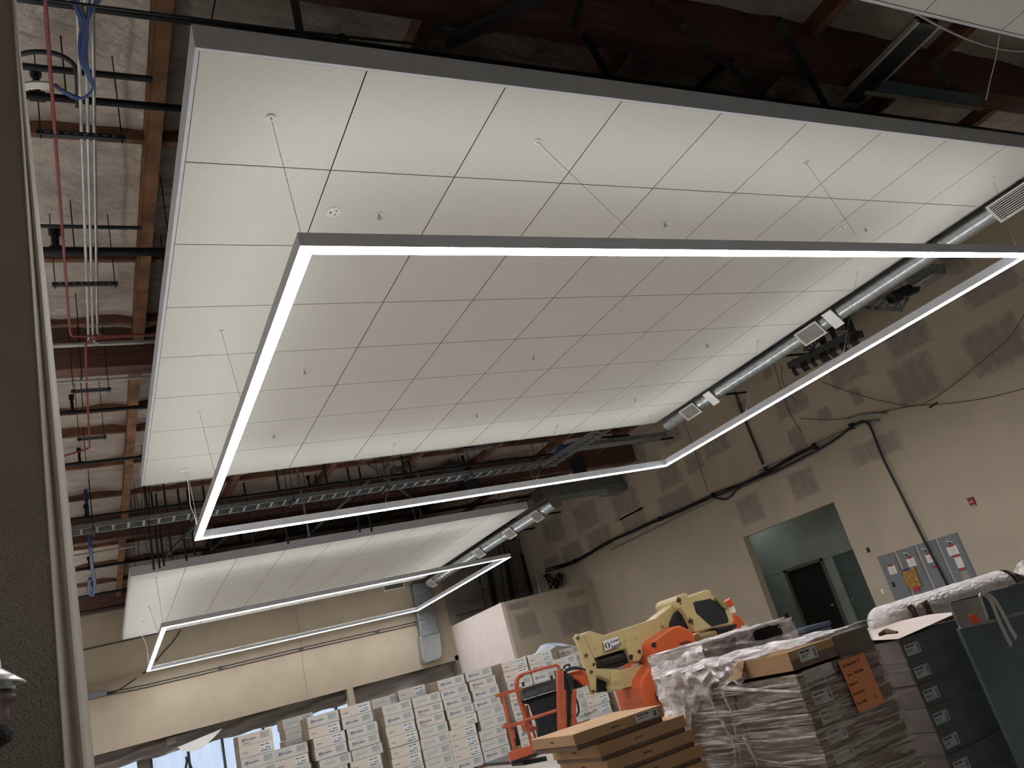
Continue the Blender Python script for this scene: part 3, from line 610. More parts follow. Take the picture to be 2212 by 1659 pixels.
# handwriting on the stack below the boom
ref = at(1253, 1552, 1, SY - .03)
t = tag(text('handwritten_note', 'W5 Outlaid   7/19', .062, M_INKK, ref + Vector((0, -.02, 0)), None, tilt=.10), 'black handwriting reading W5 Outlaid on the white cartons below the boom', 'writing')
def poly_sheet():
    P = [at(*p_, 1, SY + .2) for p_ in ((1135, 1416), (1150, 1406), (1180, 1402), (1186, 1386), (1200, 1382), (1228, 1383), (1244, 1396), (1246, 1420), (1225, 1400), (1190, 1408))]
    g = MB(); n = len(P)
    def fn(u, v):
        x = P[0].x + u * (P[7].x - P[0].x); top = 1.86 + .17 * math.exp(-((u - .62) / .25) ** 2) + .02 * math.sin(u * 17)
        return (x, SY + .05 + v * .5, top - .12 * (1 - v) ** 2 + .015 * math.sin(u * 23 + v * 9))
    return g.grid(26, 8, fn)
o = poly_sheet().build('poly_sheet', M_POLYB, smooth=True); tag(o, 'crumpled pale blue plastic sheet draped over the top cartons by the boom', 'sheet')

# ---------------------------------------------------------------- boom lift
LY = 4.0
C1 = (950, 1250, .24864); C2 = (1380, 1250, .11452); C3 = (1200, 1250, .11452); C4 = (1060, 1420, .14407)
def PL(o, pts, y): return [at(*cr(o, u, v), 1, y) for u, v in pts]
lift = thing('boom_lift', 'orange and cream electric boom lift parked in front of the white cartons', 'boom lift', (4.2, LY + .4, 0))
def plate(name, o, pts, y, th, m, par=None, bevel=.008, label=None): return MB().prism(PL(o, pts, y), (0, th, 0)).build(name, m, par or lift, bevel=bevel, label=label)
up = plate('upper_boom', C1, [(1235, 490), (1300, 452), (1425, 490), (1870, 345), (1985, 255), (2085, 165), (2150, 130), (2155, 215), (2088, 250), (2015, 365), (2015, 412), (1900, 470), (1845, 535), (1770, 560), (1620, 605), (1350, 690)], LY + .03, .22, M_CREAM)
plate('boom_bracket', C1, [(1640, 480), (1738, 465), (1775, 560), (1772, 645), (1738, 712), (1690, 722), (1665, 700), (1620, 600)], LY, .28, M_CREAM)
plate('knuckle_cover', C1, [(1240, 480), (1265, 475), (1400, 520), (1420, 660), (1345, 690)], LY + .0, .26, M_CREAM)
plate('tower_link', C1, [(1182, 492), (1192, 480), (1225, 490), (1245, 505), (1362, 735), (1358, 990), (1340, 1008), (1320, 995)], LY - .04, .05, M_CREAM)
plate('tower_link', C1, [(1182, 492), (1192, 480), (1225, 490), (1245, 505), (1362, 735), (1358, 990), (1340, 1008), (1320, 995)], LY + .29, .05, M_CREAM)
plate('lower_boom', C1, [(1365, 780), (1545, 790), (1565, 795), (1830, 725), (1880, 740), (1880, 880), (1745, 915), (1600, 955), (1560, 970), (1528, 965), (1500, 905), (1450, 868), (1365, 840)], LY + .05, .2, M_CREAM)
plate('lower_boom_sleeve', C1, [(1480, 800), (1560, 795), (1605, 950), (1560, 970), (1528, 965), (1500, 905)], LY + .02, .26, M_CREAM)
plate('boom_shadow_side', C1, [(1775, 552), (1850, 535), (1840, 640), (1740, 712), (1772, 645)], LY + .12, .1, M_CREAMD)  # shade on this side of the boom put in as darker cream
a = at(*cr(C1, 1350, 730), 1, LY + .14); b = at(*cr(C1, 1650, 665), 1, LY + .14)
MB().cyl(a, b, .075, 20).build('lift_cylinder', M_RUBBER, lift, smooth=True)
MB().cyl(b, at(*cr(C1, 1680, 650), 1, LY + .14), .04, 12).build('cylinder_rod', M_CONDUIT, lift, smooth=True)
for k in range(4):
    MB().tube(PL(C1, [(1365, 880 + 8 * k), (1420, 900 + 14 * k), (1500, 925 + 10 * k), (1560, 900)], LY + .16 + .02 * k), .012, 6).build('hydraulic_hose', M_RUBBER, lift, smooth=True)
plate('hose_bundle', C1, [(1360, 850), (1460, 880), (1530, 965), (1370, 990)], LY + .2, .08, M_RUBBER)
for k in range(3): MB().tube(PL(C1, [(1360, 745 + 9 * k), (1450, 760 + 6 * k), (1560, 745 + 8 * k), (1640, 720)], LY + .1 + .02 * k), .008, 6).build('hydraulic_hose', M_RUBBER, lift, smooth=True)
# pins
for u, v in ((1200, 515), (1272, 665), (1338, 745), (1315, 810), (1332, 980)):
    c = at(*cr(C1, u, v), 1, LY - .045); MB().cyl((c.x, c.y - .012, c.z), (c.x, c.y + .03, c.z), .018, 12).build('pivot_pin', mat('pin_dark', (96, 78, 44), .5, .4), lift, smooth=True)
for u, v in ((1733, 633), (1665, 672), (1663, 690)):
    c = at(*cr(C1, u, v), 1, LY - .005); MB().cyl((c.x, c.y - .006, c.z), (c.x, c.y + .02, c.z), .02, 12).build('pivot_pin', M_RUBBER, lift, smooth=True)
for u, v in ((1350, 600), (1632, 535), (1705, 515), (1945, 400), (1535, 885)):
    c = at(*cr(C1, u, v), 1, LY - .002); MB().cyl((c.x, c.y - .006, c.z), (c.x, c.y + .02, c.z), .02, 12).build('boss', M_CREAM, lift, smooth=True)
# rental sticker
sk = plate('rental_sticker', C1, [(1420, 545), (1550, 500), (1565, 580), (1440, 625)], LY - .004, .008, M_PLAST, bevel=0)
c = at(*cr(C1, 1484, 578), 1, LY - .006); tl = .10
text('sticker_word', 'United', .05, M_INK, c + Vector((.0, 0, .012)), sk, tilt=tl)
text('sticker_word', 'Rentals', .05, M_INK, c + Vector((.005, 0, -.04)), sk, tilt=tl)
c = at(*cr(C1, 1457, 580), 1, LY - .006)
def crescent(cx, cz, y, r, side):
    P = []
    for k in range(13): a_ = math.pi / 2 + side * math.pi * k / 12; P.append((cx + r * math.cos(a_), y, cz + r * math.sin(a_)))
    for k in range(13): a_ = math.pi / 2 + side * math.pi * (12 - k) / 12; P.append((cx + r * .35 * math.cos(a_), y, cz + r * .92 * math.sin(a_)))
    g = MB(); n = 26
    g.v = [Vector(p_) for p_ in P]; g.f = [(i, i + 1, n - 2 - i, n - 1 - i) for i in range(12)]; return g
crescent(c.x, c.z, c.y, .036, 1).build('logo_grey_half', M_DGREY, sk); crescent(c.x, c.z, c.y, .036, -1).build('logo_blue_half', M_INK, sk)
# cream head box
plate('head_box', C2, [(905, 268), (930, 330), (1240, 215), (1345, 205), (1400, 340), (1470, 335), (1690, 520), (1730, 590), (1790, 780), (1775, 850), (1370, 930), (1110, 1010), (1060, 1005), (880, 660), (780, 545), (720, 400), (745, 335), (800, 290)], LY - .1, .5, M_CREAM, bevel=.015)
plate('head_panel', C2, [(1030, 450), (1060, 432), (1350, 375), (1400, 405), (1460, 415), (1630, 590), (1700, 790), (1680, 830), (1380, 905), (1340, 870), (1090, 650)], LY - .108, .03, M_RUBBER, bevel=.004)
plate('head_web', C2, [(780, 550), (890, 700), (1000, 940), (960, 950), (800, 880), (610, 900), (610, 830), (680, 660)], LY - .02, .1, M_RUBBER)
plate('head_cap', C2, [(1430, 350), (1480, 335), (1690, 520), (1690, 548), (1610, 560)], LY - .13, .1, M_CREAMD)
for u, v in ((752, 405), (978, 800)):
    c = at(*cr(C2, u, v), 1, LY - .11); MB().cyl((c.x, c.y - .02, c.z), (c.x, c.y + .02, c.z), .026, 14).bar((c.x - .01, c.y - .01, c.z + .05), (c.x + .015, c.y - .01, c.z - .06), .008, .008).build('head_pin', mat('pin_brown', (84, 64, 46), .5, .3), lift)
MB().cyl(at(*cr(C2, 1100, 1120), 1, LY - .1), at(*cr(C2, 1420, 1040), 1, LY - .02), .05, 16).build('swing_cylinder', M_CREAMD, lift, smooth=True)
# orange turret hood, front lobe and rear body
C2b = (1350, 1250, .24864)
plate('turret_hood', C2b, [(232, 560), (245, 540), (290, 505), (400, 430), (430, 412), (485, 405), (540, 432), (600, 480), (618, 548), (640, 700), (640, 1250), (440, 1250), (420, 1100), (400, 960), (300, 760), (250, 640)], LY - .22, .75, M_ORANGE, bevel=.02)
plate('turret_lobe', C2b, [(300, 600), (340, 760), (400, 960), (440, 1130), (470, 1400), (300, 1400), (205, 1130), (160, 1040), (138, 940), (150, 860), (195, 790), (235, 740), (262, 660)], LY - .16, .5, M_ORANGE, bevel=.03)
plate('turret_recess_shade', C2b, [(470, 560), (540, 535), (585, 545), (590, 575), (540, 590), (500, 600)], LY - .226, .02, mat('orange_shadow', (110, 40, 22), .6), bevel=0)  # flat plate; the recess's shade is painted as dark orange
for u, v in ((255, 575), (400, 985), (462, 800)):
    c = at(*cr(C2b, u, v), 1, LY - .225); MB().cyl((c.x, c.y, c.z), (c.x, c.y + .02, c.z), .032, 14).build('hood_hole', M_RUBBER, lift)
plate('turret_rear', C2, [(1500, 900), (1790, 740), (1780, 650), (1900, 690), (1985, 790), (2060, 960), (2120, 1300), (1200, 1500), (1100, 1160), (1400, 1090)], LY + .35, .6, M_ORANGE, bevel=.03)
plate('turret_rear_edge', C2, [(1110, 1190), (1500, 1080), (1830, 975), (1890, 905), (1900, 1000), (1850, 1060), (1500, 1150), (1150, 1260)], LY + .1, .26, M_ORANGE, bevel=.01)
plate('engine_void', C2, [(1200, 1000), (1500, 920), (1850, 840), (1850, 950), (1400, 1080), (1150, 1180)], LY + .2, .1, M_RUBBER)
bc = MB().cyl(at(*cr(C2, 1790, 640), 1, LY + .4), at(*cr(C2, 1745, 520), 1, LY + .4), .035, 16).build('beacon_base', M_PLAST, lift, smooth=True)
MB().cyl(at(*cr(C2, 1740, 510), 1, LY + .4), at(*cr(C2, 1665, 400), 1, LY + .4), .05, 16).build('beacon_lens', M_ORANGE, lift, smooth=True)
c = at(*cr(C2, 1990, 955), 1, LY + .34); MB().box((c.x - .05, c.y - .004, c.z - .04), (c.x + .07, c.y, c.z + .05)).build('data_plate', M_LABEL, lift)
# badge and unit number
bd = plate('model_badge', C2b, [(262, 985), (280, 972), (345, 968), (358, 980), (372, 1045), (365, 1058), (290, 1062), (272, 1050)], LY - .236, .012, mat('badge_brown', (38, 24, 20), .4), bevel=.003)
c = at(*cr(C2b, 276, 1022), 1, LY - .238); MB
text('badge_letters', 'E400AJP', .058, mat('badge_cream', (222, 196, 150), .5), c, bd, tilt=.04); text('badge_letters', 'narrow', .05, MATS['badge_cream'], c + Vector((.05, 0, -.055)), bd, tilt=.04)
lb = plate('unit_label', C2b, [(388, 690), (500, 655), (505, 690), (398, 728)], LY - .224, .004, M_PLAST, bevel=0)
text('unit_number', '810', .085, M_INKK, at(*cr(C2b, 398, 718), 1, LY - .227), lb, tilt=.06)
# chassis
MB().box((4.1, LY - .35, .22), (6.2, LY + .95, .55)).build('chassis', M_RUBBER, lift, bevel=.03)
MB().cyl((5.3, LY + .3, .5), (5.3, LY + .3, .8), .45, 24).build('turntable', M_ORANGE, lift, smooth=True)
MB().box((4.75, LY - .1, .75), (6.2, LY + .8, 1.1)).build('turret_base', M_ORANGE, lift, bevel=.04)
for x in (4.35, 5.95):
    for y in (LY - .45, LY + .85):
        wh = MB().cyl((x, y, .27), (x, y + .22, .27), .27, 24).build('wheel', M_RUBBER, lift, smooth=True); MB().cyl((x, y - .01, .27), (x, y + .23, .27), .13, 16).build('rim', M_CREAM, wh, smooth=True)
# ---- basket
bk = PL
def rail(pts, y, r=.017, name='guard_rail', ys=None):
    P = PL(C4, pts, y)
    if ys: P = [Vector((p_.x, yy, p_.z)) for p_, yy in zip(P, ys)]
    return MB().tube(P, r, 10).build(name, M_ORRAIL, lift, smooth=True)
rail([(1015, 230), (1028, 170), (1005, 125), (960, 118), (480, 252), (420, 285), (385, 330), (375, 400), (385, 470), (430, 640), (520, 950), (600, 1250), (640, 1380)], LY - .2)
rail([(480, 268), (430, 300), (402, 345), (400, 420), (440, 560), (500, 760), (560, 980), (600, 1110)], LY + .1)
MB().bar(*PL(C4, [(75, 580), (465, 468)], LY - .21), .03, .035).build('guard_rail', M_ORRAIL, lift)
MB().bar(*PL(C4, [(180, 1048), (520, 962)], LY - .21), .03, .035).build('guard_rail', M_ORRAIL, lift)
rail([(520, 945), (760, 868), (1010, 790)], LY - .22)
rail([(175, 570), (245, 880), (290, 1100), (370, 1400)], LY - .2, .02)
rail([(540, 720), (600, 980), (680, 1240)], LY + .1, .014)
rail([(410, 640), (490, 840), (530, 960)], LY - .0, .012)
for x, w_ in ((1012, .042), (1062, .036)):
    P = PL(C4, [(x, 195), (x + 22, 1130)], LY - .23); MB().bar(P[0], P[1], w_, .04, (0, 1, 0)).build('basket_post', M_ORRAIL, lift, bevel=.004)
P = PL(C4, [(1095, 490), (1110, 1110)], LY - .2); MB().bar(P[0], P[1], .04, .04, (0, 1, 0)).build('basket_post', M_ORRAIL, lift, bevel=.004)
P = PL(C4, [(1248, 480), (1235, 1060)], LY - .1); MB().bar(P[0], P[1], .05, .04, (0, 1, 0)).build('basket_post', M_ORRAIL, lift, bevel=.004)
rail([(1250, 900), (1325, 1060)], LY - .05, .014, 'basket_brace')
MB().prism(PL(C4, [(500, 1000), (540, 985), (700, 1045), (705, 1080), (600, 1110), (545, 1120)], LY - .12), (0, .1, 0)).build('step_gusset', M_ORRAIL, lift, bevel=.004)
MB().prism(PL(C4, [(285, 1060), (345, 1050), (380, 1210), (340, 1215)], LY - .2), (0, .04, 0)).build('gate_stop', M_ORRAIL, lift, bevel=.004)
MB().prism(PL(C4, [(355, 1035), (385, 1030), (450, 1290), (440, 1320), (385, 1330)], LY - .12), (0, .07, 0)).build('foot_switch', M_RUBBER, lift, bevel=.01)
MB().prism(PL(C4, [(270, 1418), (600, 1315), (660, 1440), (690, 1490), (310, 1590)], LY - .3), (0, .03, 0)).build('toe_board', M_ORRAIL, lift, bevel=.004)
MB().prism(PL(C4, [(480, 1575), (830, 1480), (850, 1550), (500, 1620)], LY - .1), (0, .3, 0)).build('perforated_floor', M_RUBBER, lift)
MB().prism(PL(C4, [(455, 490), (480, 465), (990, 310), (1005, 330), (1005, 480), (485, 635)], LY - .05), (0, .14, 0)).build('control_box', mat('control_cover', (74, 78, 80), .8, vary=.25, scale=25, bump=.4, bscale=30), lift, bevel=.012)
MB().prism(PL(C4, [(485, 650), (1005, 492), (1012, 1140), (735, 1215), (715, 1100), (700, 960), (645, 830), (600, 700), (515, 690)], LY + .0), (0, .06, 0)).build('control_skirt', M_CANVAS, lift, bevel=.01)
MB().prism(PL(C4, [(1065, 165), (1120, 200), (1245, 300), (1250, 480), (1205, 1060), (1120, 1085), (1108, 480)], LY - .08), (0, .2, 0)).build('rotator_column', M_RUBBER, lift, bevel=.012)
MB().prism(PL(C4, [(1200, 225), (1390, 165), (1475, 395), (1430, 438), (1340, 365), (1300, 330), (1255, 315)], LY - .06), (0, .2, 0)).build('jib_foot', M_ORANGE, lift, bevel=.01)
MB().prism(PL(C4, [(1250, 330), (1340, 370), (1395, 440), (1290, 470), (1245, 480)], LY + .0), (0, .12, 0)).build('jib_knuckle', M_RUBBER, lift, bevel=.01)
for pts in ([(1110, 170), (1100, 140), (1170, 105), (1185, 150)], [(1120, 190), (1240, 150), (1350, 160), (1420, 190)], [(1130, 210), (1250, 170), (1360, 180)], [(1210, 500), (1290, 640), (1320, 800), (1280, 880), (1190, 870)], [(1130, 230), (1150, 330), (1200, 460), (1190, 520)]):
    MB().tube(PL(C4, pts, LY - .1), .011, 6).build('hydraulic_hose', M_RUBBER, lift, smooth=True)
for u, v in ((480, 395), (908, 300)):
    c0, c1 = PL(C4, [(u, v - 25), (u + 12, v + 40)], LY - .02); MB().cyl(c0, c1, .016, 8).build('joystick', M_RUBBER, lift, smooth=True)
P = PL(C4, [(270, 1418), (840, 1240)], LY - .3)
MB().box((P[0].x, LY - .3, P[0].z - .12), (P[1].x, LY + .45, P[0].z - .09)).build('basket_floor', M_RUBBER, lift)
# ---------------------------------------------------------------- foreground cartons and wrapped pallets
def label(parent, x, y, z, w_, h_, m=None, rows=3):
    lb = MB().box((x, y - .0016, z), (x + w_, y, z + h_)).build('shipping_label', m or M_LABEL, parent)
    g = MB(); g.box((x + w_ * .08, y - .003, z + h_ * .72), (x + w_ * .33, y - .0016, z + h_ * .86)); g.box((x + w_ * .38, y - .003, z + h_ * .72), (x + w_ * .6, y - .0016, z + h_ * .86))
    for k in range(7): g.box((x + w_ * .80, y - .003, z + h_ * (.15 + .1 * k)), (x + w_ * .93, y - .0016, z + h_ * (.2 + .1 * k)))
    g.box((x + w_ * .1, y - .003, z + h_ * .35), (x + w_ * .4, y - .0016, z + h_ * .4)); g.box((x + w_ * .1, y - .003, z + h_ * .5), (x + w_ * .55, y - .0016, z + h_ * .53))
    g.build('label_print', M_INKK, lb); return lb
def kraft(x, y, ztop, w_, d, h_, lab, lid=.6, lblx=None, word=None):
    "telescoping carton: deep lid over a slightly smaller tray"
    t = thing('flat_carton', lab, 'carton', (x, y, ztop - h_), 'flat brown cartons in the foreground')
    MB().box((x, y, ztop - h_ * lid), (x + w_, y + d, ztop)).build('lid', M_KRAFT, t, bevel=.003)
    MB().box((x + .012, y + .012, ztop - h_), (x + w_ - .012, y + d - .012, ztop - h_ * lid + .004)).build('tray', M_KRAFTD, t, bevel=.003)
    if lblx is not None: label(t, x + lblx, y - .0005, ztop - h_ * lid + .006, .16, h_ * lid - .014)
    if word:
        g = MB()
        for k in range(4): g.box((x - .0012, y + d * (.46 + .02 * k), ztop - h_ * .38), (x + .002, y + d * (.475 + .02 * k), ztop - h_ * .30))
        g.build('faint_print', M_INKK, t, kind='stuff')
    g = MB()
    for k in range(5): g.box((x + w_ * (.40 + .02 * k), y - .0008, ztop - h_ * .40), (x + w_ * (.414 + .02 * k), y + .002, ztop - h_ * .32))
    g.build('faint_print', M_INKK, t, kind='stuff')
    return t
C5 = (1130, 1500, .16727)
p0 = CAM + ray(*cr(C5, 640, 520)) * 4.4
kraft(p0.x, p0.y, p0.z, .62, .535, .088, 'topmost flat brown carton with a pale label, bottom centre foreground', .66, .42, 'TILE')
p1 = at(*cr(C5, 870, 715), 1, p0.y - .02)
ZZ = p0.z - .089
names = ['second', 'third', 'fourth', 'fifth', 'sixth', 'seventh', 'eighth', 'ninth', 'tenth']
for k in range(12):
    dx = (.125, .155, .17, .18, .17, .18, .175, .17, .18, .17, .175, .18)[k]
    nm = (names + ['eleventh', 'twelfth', 'lowest'])[k]
    if ZZ - .088 < .10: break
    kraft(p0.x + dx, p0.y - .01, ZZ, .62, .56, .088, 'flat brown carton, %s from top of the foreground stack' % nm, .72, None, 'TILE' if k < 3 else None); ZZ -= .0885
def pallet(x, y, w_, d, z, lab):
    t = thing('wooden_pallet', lab, 'pallet', (x, y, 0))
    for yy in (0, d / 2 - .04, d - .08): MB().box((x, y + yy, 0), (x + w_, y + yy + .08, z - .022)).build('runner', M_WOOD, t)
    n = max(3, int(w_ / .2))
    for i in range(n): MB().box((x + i * w_ / n + .01, y, z - .022), (x + (i + 1) * w_ / n - .01, y + d, z - .001)).build('deck_board', M_WOODL, t)
pallet(p0.x + .17, p0.y - .01, .63, .56, ZZ, 'wooden pallet under the foreground stack of flat brown cartons')
# pale sheet bundle behind the foreground stack
q = at(1480, 1548, 1, p0.y + .45)
o = MB().box((at(1432, 1540, 1, p0.y + .57).x, p0.y + .57, 0.0), (at(1480, 1528, 1, p0.y + .57).x, p0.y + .95, at(1480, 1552, 1, p0.y + .57).z)).build('sheet_bundle', M_WRAPW if False else mat('pale_board', (196, 184, 172), .7, vary=.08, scale=4, bump=.2, bscale=8)); tag(o, 'pale bundle of boards right behind the foreground brown cartons', 'bundle')

def wrapshell(x0, y0, x1, y1, z0, z1, m, lab, seed=3, amp=.012, top=True, res=.05, cat='wrap', parent=None):
    "stretch film round a pallet load: wrinkled skin on four sides and the top"
    r = random.Random(seed); ph = [r.uniform(0, 6) for _ in range(6)]; g = MB()
    def wob(a, z): return amp * (math.sin(z * 38 + ph[0] + 1.5 * math.sin(a * 5 + ph[1])) * .5 + math.sin(z * 90 + a * 8 + ph[2]) * .3 + math.sin(a * 14 + ph[3]) * .3)
    def side(ax, c, a0, a1, sgn):
        nu = int((a1 - a0) / res) + 1; nv = int((z1 - z0) / .025) + 1
        def fn(u, v):
            a = a0 + (a1 - a0) * u; z = z0 + (z1 - z0) * v; k = c + sgn * (.012 + wob(a, z))
            return (k, a, z) if ax == 0 else (a, k, z)
        g.grid(nu, nv, fn)
    side(1, y0, x0 - .01, x1 + .01, -1); side(1, y1, x0 - .01, x1 + .01, 1); side(0, x0, y0 - .01, y1 + .01, -1); side(0, x1, y0 - .01, y1 + .01, 1)
    if top: g.grid(16, 16, lambda u, v: (x0 - .01 + (x1 - x0 + .02) * u, y0 - .01 + (y1 - y0 + .02) * v, z1 + .008 + .006 * math.sin(u * 21 + v * 6 + ph[4])))
    return tag(g.build('stretch_wrap', m, parent, smooth=True), lab, cat)
def film_strands(parent, pts_list, m=None):
    for P in pts_list: MB().tube(P, .0035, 5).build('film_strand', m or M_WRAPW, parent, smooth=True)
# pallet 1 : two by one layers of cartons under film
A1 = CAM + ray(*cr((1350, 1250, .24864), 1410, 640)) * 4.4      # top front left corner of the open carton
X0, Y0, Z0 = A1.x, A1.y, A1.z; W1 = .66; D1 = 1.13
t = thing('open_carton', 'open brown carton with torn flap on top of the wrapped pallet', 'carton', (X0, Y0, Z0 - .1))
MB().box((X0, Y0, Z0 - .10), (X0 + .36, Y0 + .5, Z0)).build('carton_body', M_KRAFT, t, bevel=.004)
MB().prism([(X0 - .002, Y0 + .36, Z0 + .0), (X0 - .002, Y0 + .46, Z0), (X0 - .07, Y0 + .47, Z0 - .09), (X0 - .05, Y0 + .37, Z0 - .08)], (-.004, 0, 0)).build('torn_flap', M_KRAFT, t)
MB().box((X0 + .0, Y0 - .0005, Z0 - .10), (X0 + .36, Y0, Z0 - .045)).build('tray_edge', M_KRAFTD, t)
label(t, X0 + .07, Y0 - .001, Z0 - .072, .14, .062)
t = thing('wrapped_carton', 'grey film-covered carton on the right top corner of the wrapped pallet', 'carton', (X0 + .37, Y0, Z0 - .1))
MB().box((X0 + .365, Y0, Z0 - .12), (X0 + W1, Y0 + .6, Z0 + .005)).build('carton_body', M_KRAFTD, t, bevel=.004)
MB().box((X0 + .36, Y0 - .008, Z0 - .125), (X0 + W1 + .005, Y0 + .6, Z0 + .012)).build('film', M_WRAPB, t)
zz = Z0 - .121; i = 0
while zz > .22:
    hh = .098; r = random.Random(i)
    j = r.uniform(-.008, .008)
    for q_, (ya, yb_) in enumerate(((Y0 + .0, Y0 + .56), (Y0 + .57, Y0 + D1))):
        t = thing('thin_carton', 'film-wrapped thin brown carton, %s layer, %s half of the near pallet' % ((names[:1] + names)[i] if i else 'uppermost', 'front' if q_ == 0 else 'rear'), 'carton', (X0, ya, zz - hh), 'thin cartons on the near wrapped pallet')
        MB().box((X0 + j, ya + j * .5, zz - hh * .6), (X0 + W1 + j, yb_, zz)).build('lid', M_KRAFTD, t, bevel=.003)
        MB().box((X0 + .008 + j, ya + .01, zz - hh), (X0 + W1 - .008 + j, yb_ - .005, zz - hh * .6)).build('tray', M_KRAFTD, t)
        if q_ == 0 and i > 0: label(t, X0 + .06 + j, ya + j * .5, zz - hh * .82, .15, .07)
    zz -= hh + .001; i += 1
    if i > 9: break
ZB1 = zz
pallet(X0, Y0, W1, D1, ZB1, 'wooden pallet under the near film-wrapped cartons')
sh = MB().box((X0 + .05, Y0 - .004, Z0 - .205), (X0 + .28, Y0 - .001, Z0 - .115)).build('handling_label', M_LABEL); tag(sh, 'pale torn handling label under the open carton, partly upside down', 'label')
o = text('label_letters', 'MOOOOW (universal)', .027, M_INKK, (X0 + .055, Y0 - .005, Z0 - .198), sh, tilt=.03)
o = MB().prism([Vector((X0 + .305, Y0 - .03, Z0 - .125)), Vector((X0 + .522, Y0 - .03, Z0 - .125)), Vector((X0 + .535, Y0 - .03, Z0 - .40)), Vector((X0 + .318, Y0 - .03, Z0 - .40))], (0, .001, 0)).build('orange_note', M_ORPAPER); tag(o, 'bright orange handwritten note stuck on the near wrapped pallet', 'note')
for k, (tx, dx, sz) in enumerate((('All Parameter 13', .03, .021), ('Store   Mon Sept', .05, .019), ('Wall to E', .02, .019), ('Do Not Move', .025, .017), ('Ext. Color          UL', .03, .02))):
    text('handwriting', tx, sz, MATS.get('note_ink') or mat('note_ink', (90, 52, 46), .8), (X0 + .305 + dx * .6, Y0 - .032, Z0 - .165 - .05 * k), o, tilt=.03)
sw = wrapshell(X0, Y0, X0 + W1, Y0 + D1, ZB1, Z0 - .115, M_WRAP, 'clear wrinkled stretch film round the near pallet of thin cartons', 3, top=False)
r = random.Random(5)
for k in range(9):
    z = Z0 - .16 - k * .09 + r.uniform(-.02, .02); y1_ = Y0 + r.uniform(.5, 1.1)
    MB().tube([(X0 - .03, Y0 - .02, z), (X0 - .034, Y0 + (y1_ - Y0) * .5, z - .008 + r.uniform(-.01, .01)), (X0 - .026, y1_, z + r.uniform(-.02, .03))], [.006, .003, .0015], 5).build('film_rope', M_WRAPW, sw, smooth=True)
for (a, b, c_) in ((.75, .12, -.02), (.62, .10, -.45), (.70, .30, -.50), (.55, .40, -.62)):
    MB().tube([(X0 - .03, Y0 + a, Z0 - b), (X0 - .045, Y0 + a - .05, Z0 - b - .15), (X0 - .04, Y0 + a + .02, Z0 + c_ - .1)], [.012, .006, .002], 6).build('film_tail', M_WRAPW, sw, smooth=True)
MB().tube([(X0 - .03, Y0 + .6, Z0 - .12), (X0 - .035, Y0 + .25, Z0 - .17), (X0 - .03, Y0 - .02, Z0 - .205)], [.015, .01, .008], 6).build('film_rope', M_WRAPW, sw, smooth=True)
# crumpled film lying across the top
def crump(x0, y0, x1, y1, z, amp, seed):
    r = random.Random(seed); ph = [r.uniform(0, 6) for _ in range(8)]
    def fn(u, v):
        x = x0 + (x1 - x0) * u; y = y0 + (y1 - y0) * v
        return (x + .02 * math.sin(9 * v + ph[0]), y + .02 * math.sin(11 * u + ph[1]), z + amp * (math.sin(13 * u + 4 * v + ph[2]) * .4 + math.sin(23 * v - 7 * u + ph[3]) * .3 + math.sin(41 * u + 17 * v + ph[4]) * .15 + .6 * math.sin(math.pi * u)))
    return MB().grid(36, 30, fn)
o = crump(X0 - .02, Y0 + .05, X0 + W1 + .1, Y0 + D1 + .1, Z0 + .012, .02, 4).build('crumpled_film', M_WRAPW, smooth=True); tag(o, 'crumpled clear film lying across the top of the near wrapped pallet', 'film')
def hang(u, v):
    y = Y0 + .36 + (D1 - .30) * u; z = Z0 + .015 - (.10 + .20 * u * abs(math.sin(u * 7 + 1)) + (.42 * max(0, u - .62) / .38)) * v - .02 * math.sin(u * 30)
    return (X0 - .035 - .012 * math.sin(u * 41 + v * 5) - .01 * math.sin(v * 13 + u * 7), y, z)
o = MB().grid(50, 14, hang).build('hanging_film', M_WRAPW, smooth=True); tag(o, 'bunched clear film hanging over the left edge of the near wrapped pallet', 'film')
o = MB().box((X0 + .0, Y0 + .505, Z0 - .118), (X0 + W1, Y0 + D1, Z0 - .0)).build('top_carton', M_KRAFTD, bevel=.004); tag(o, 'flat carton under crumpled film behind the open brown carton', 'carton')
# second load just behind, wrapped white
B0 = at(1487, 1392, 1, Y0 + D1 + .45); B1 = at(1681, 1353, 1, Y0 + D1 + .45)
bx0, bx1, by, bz = B0.x, B1.x, Y0 + D1 + .30, B0.z
t = thing('wrapped_load', 'white film-wrapped pallet load behind the near pallet, against the orange lift', 'pallet load', (bx0, by, 0))
MB().box((bx0, by, .1), (bx1, by + .7, bz - .02)).build('carton_block', mat('grey_boxes', (150, 140, 134), .8, vary=.15, scale=6), t, bevel=.02)
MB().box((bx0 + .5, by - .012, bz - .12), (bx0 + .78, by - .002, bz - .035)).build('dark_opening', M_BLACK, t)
MB().box((bx0, by, 0), (bx1, by + .7, .1)).build('pallet_base', M_WOOD, t)
o = wrapshell(bx0, by, bx1, by + .7, .1, bz - .02, M_WRAPW, None, 9, .02, cat=None, parent=t)
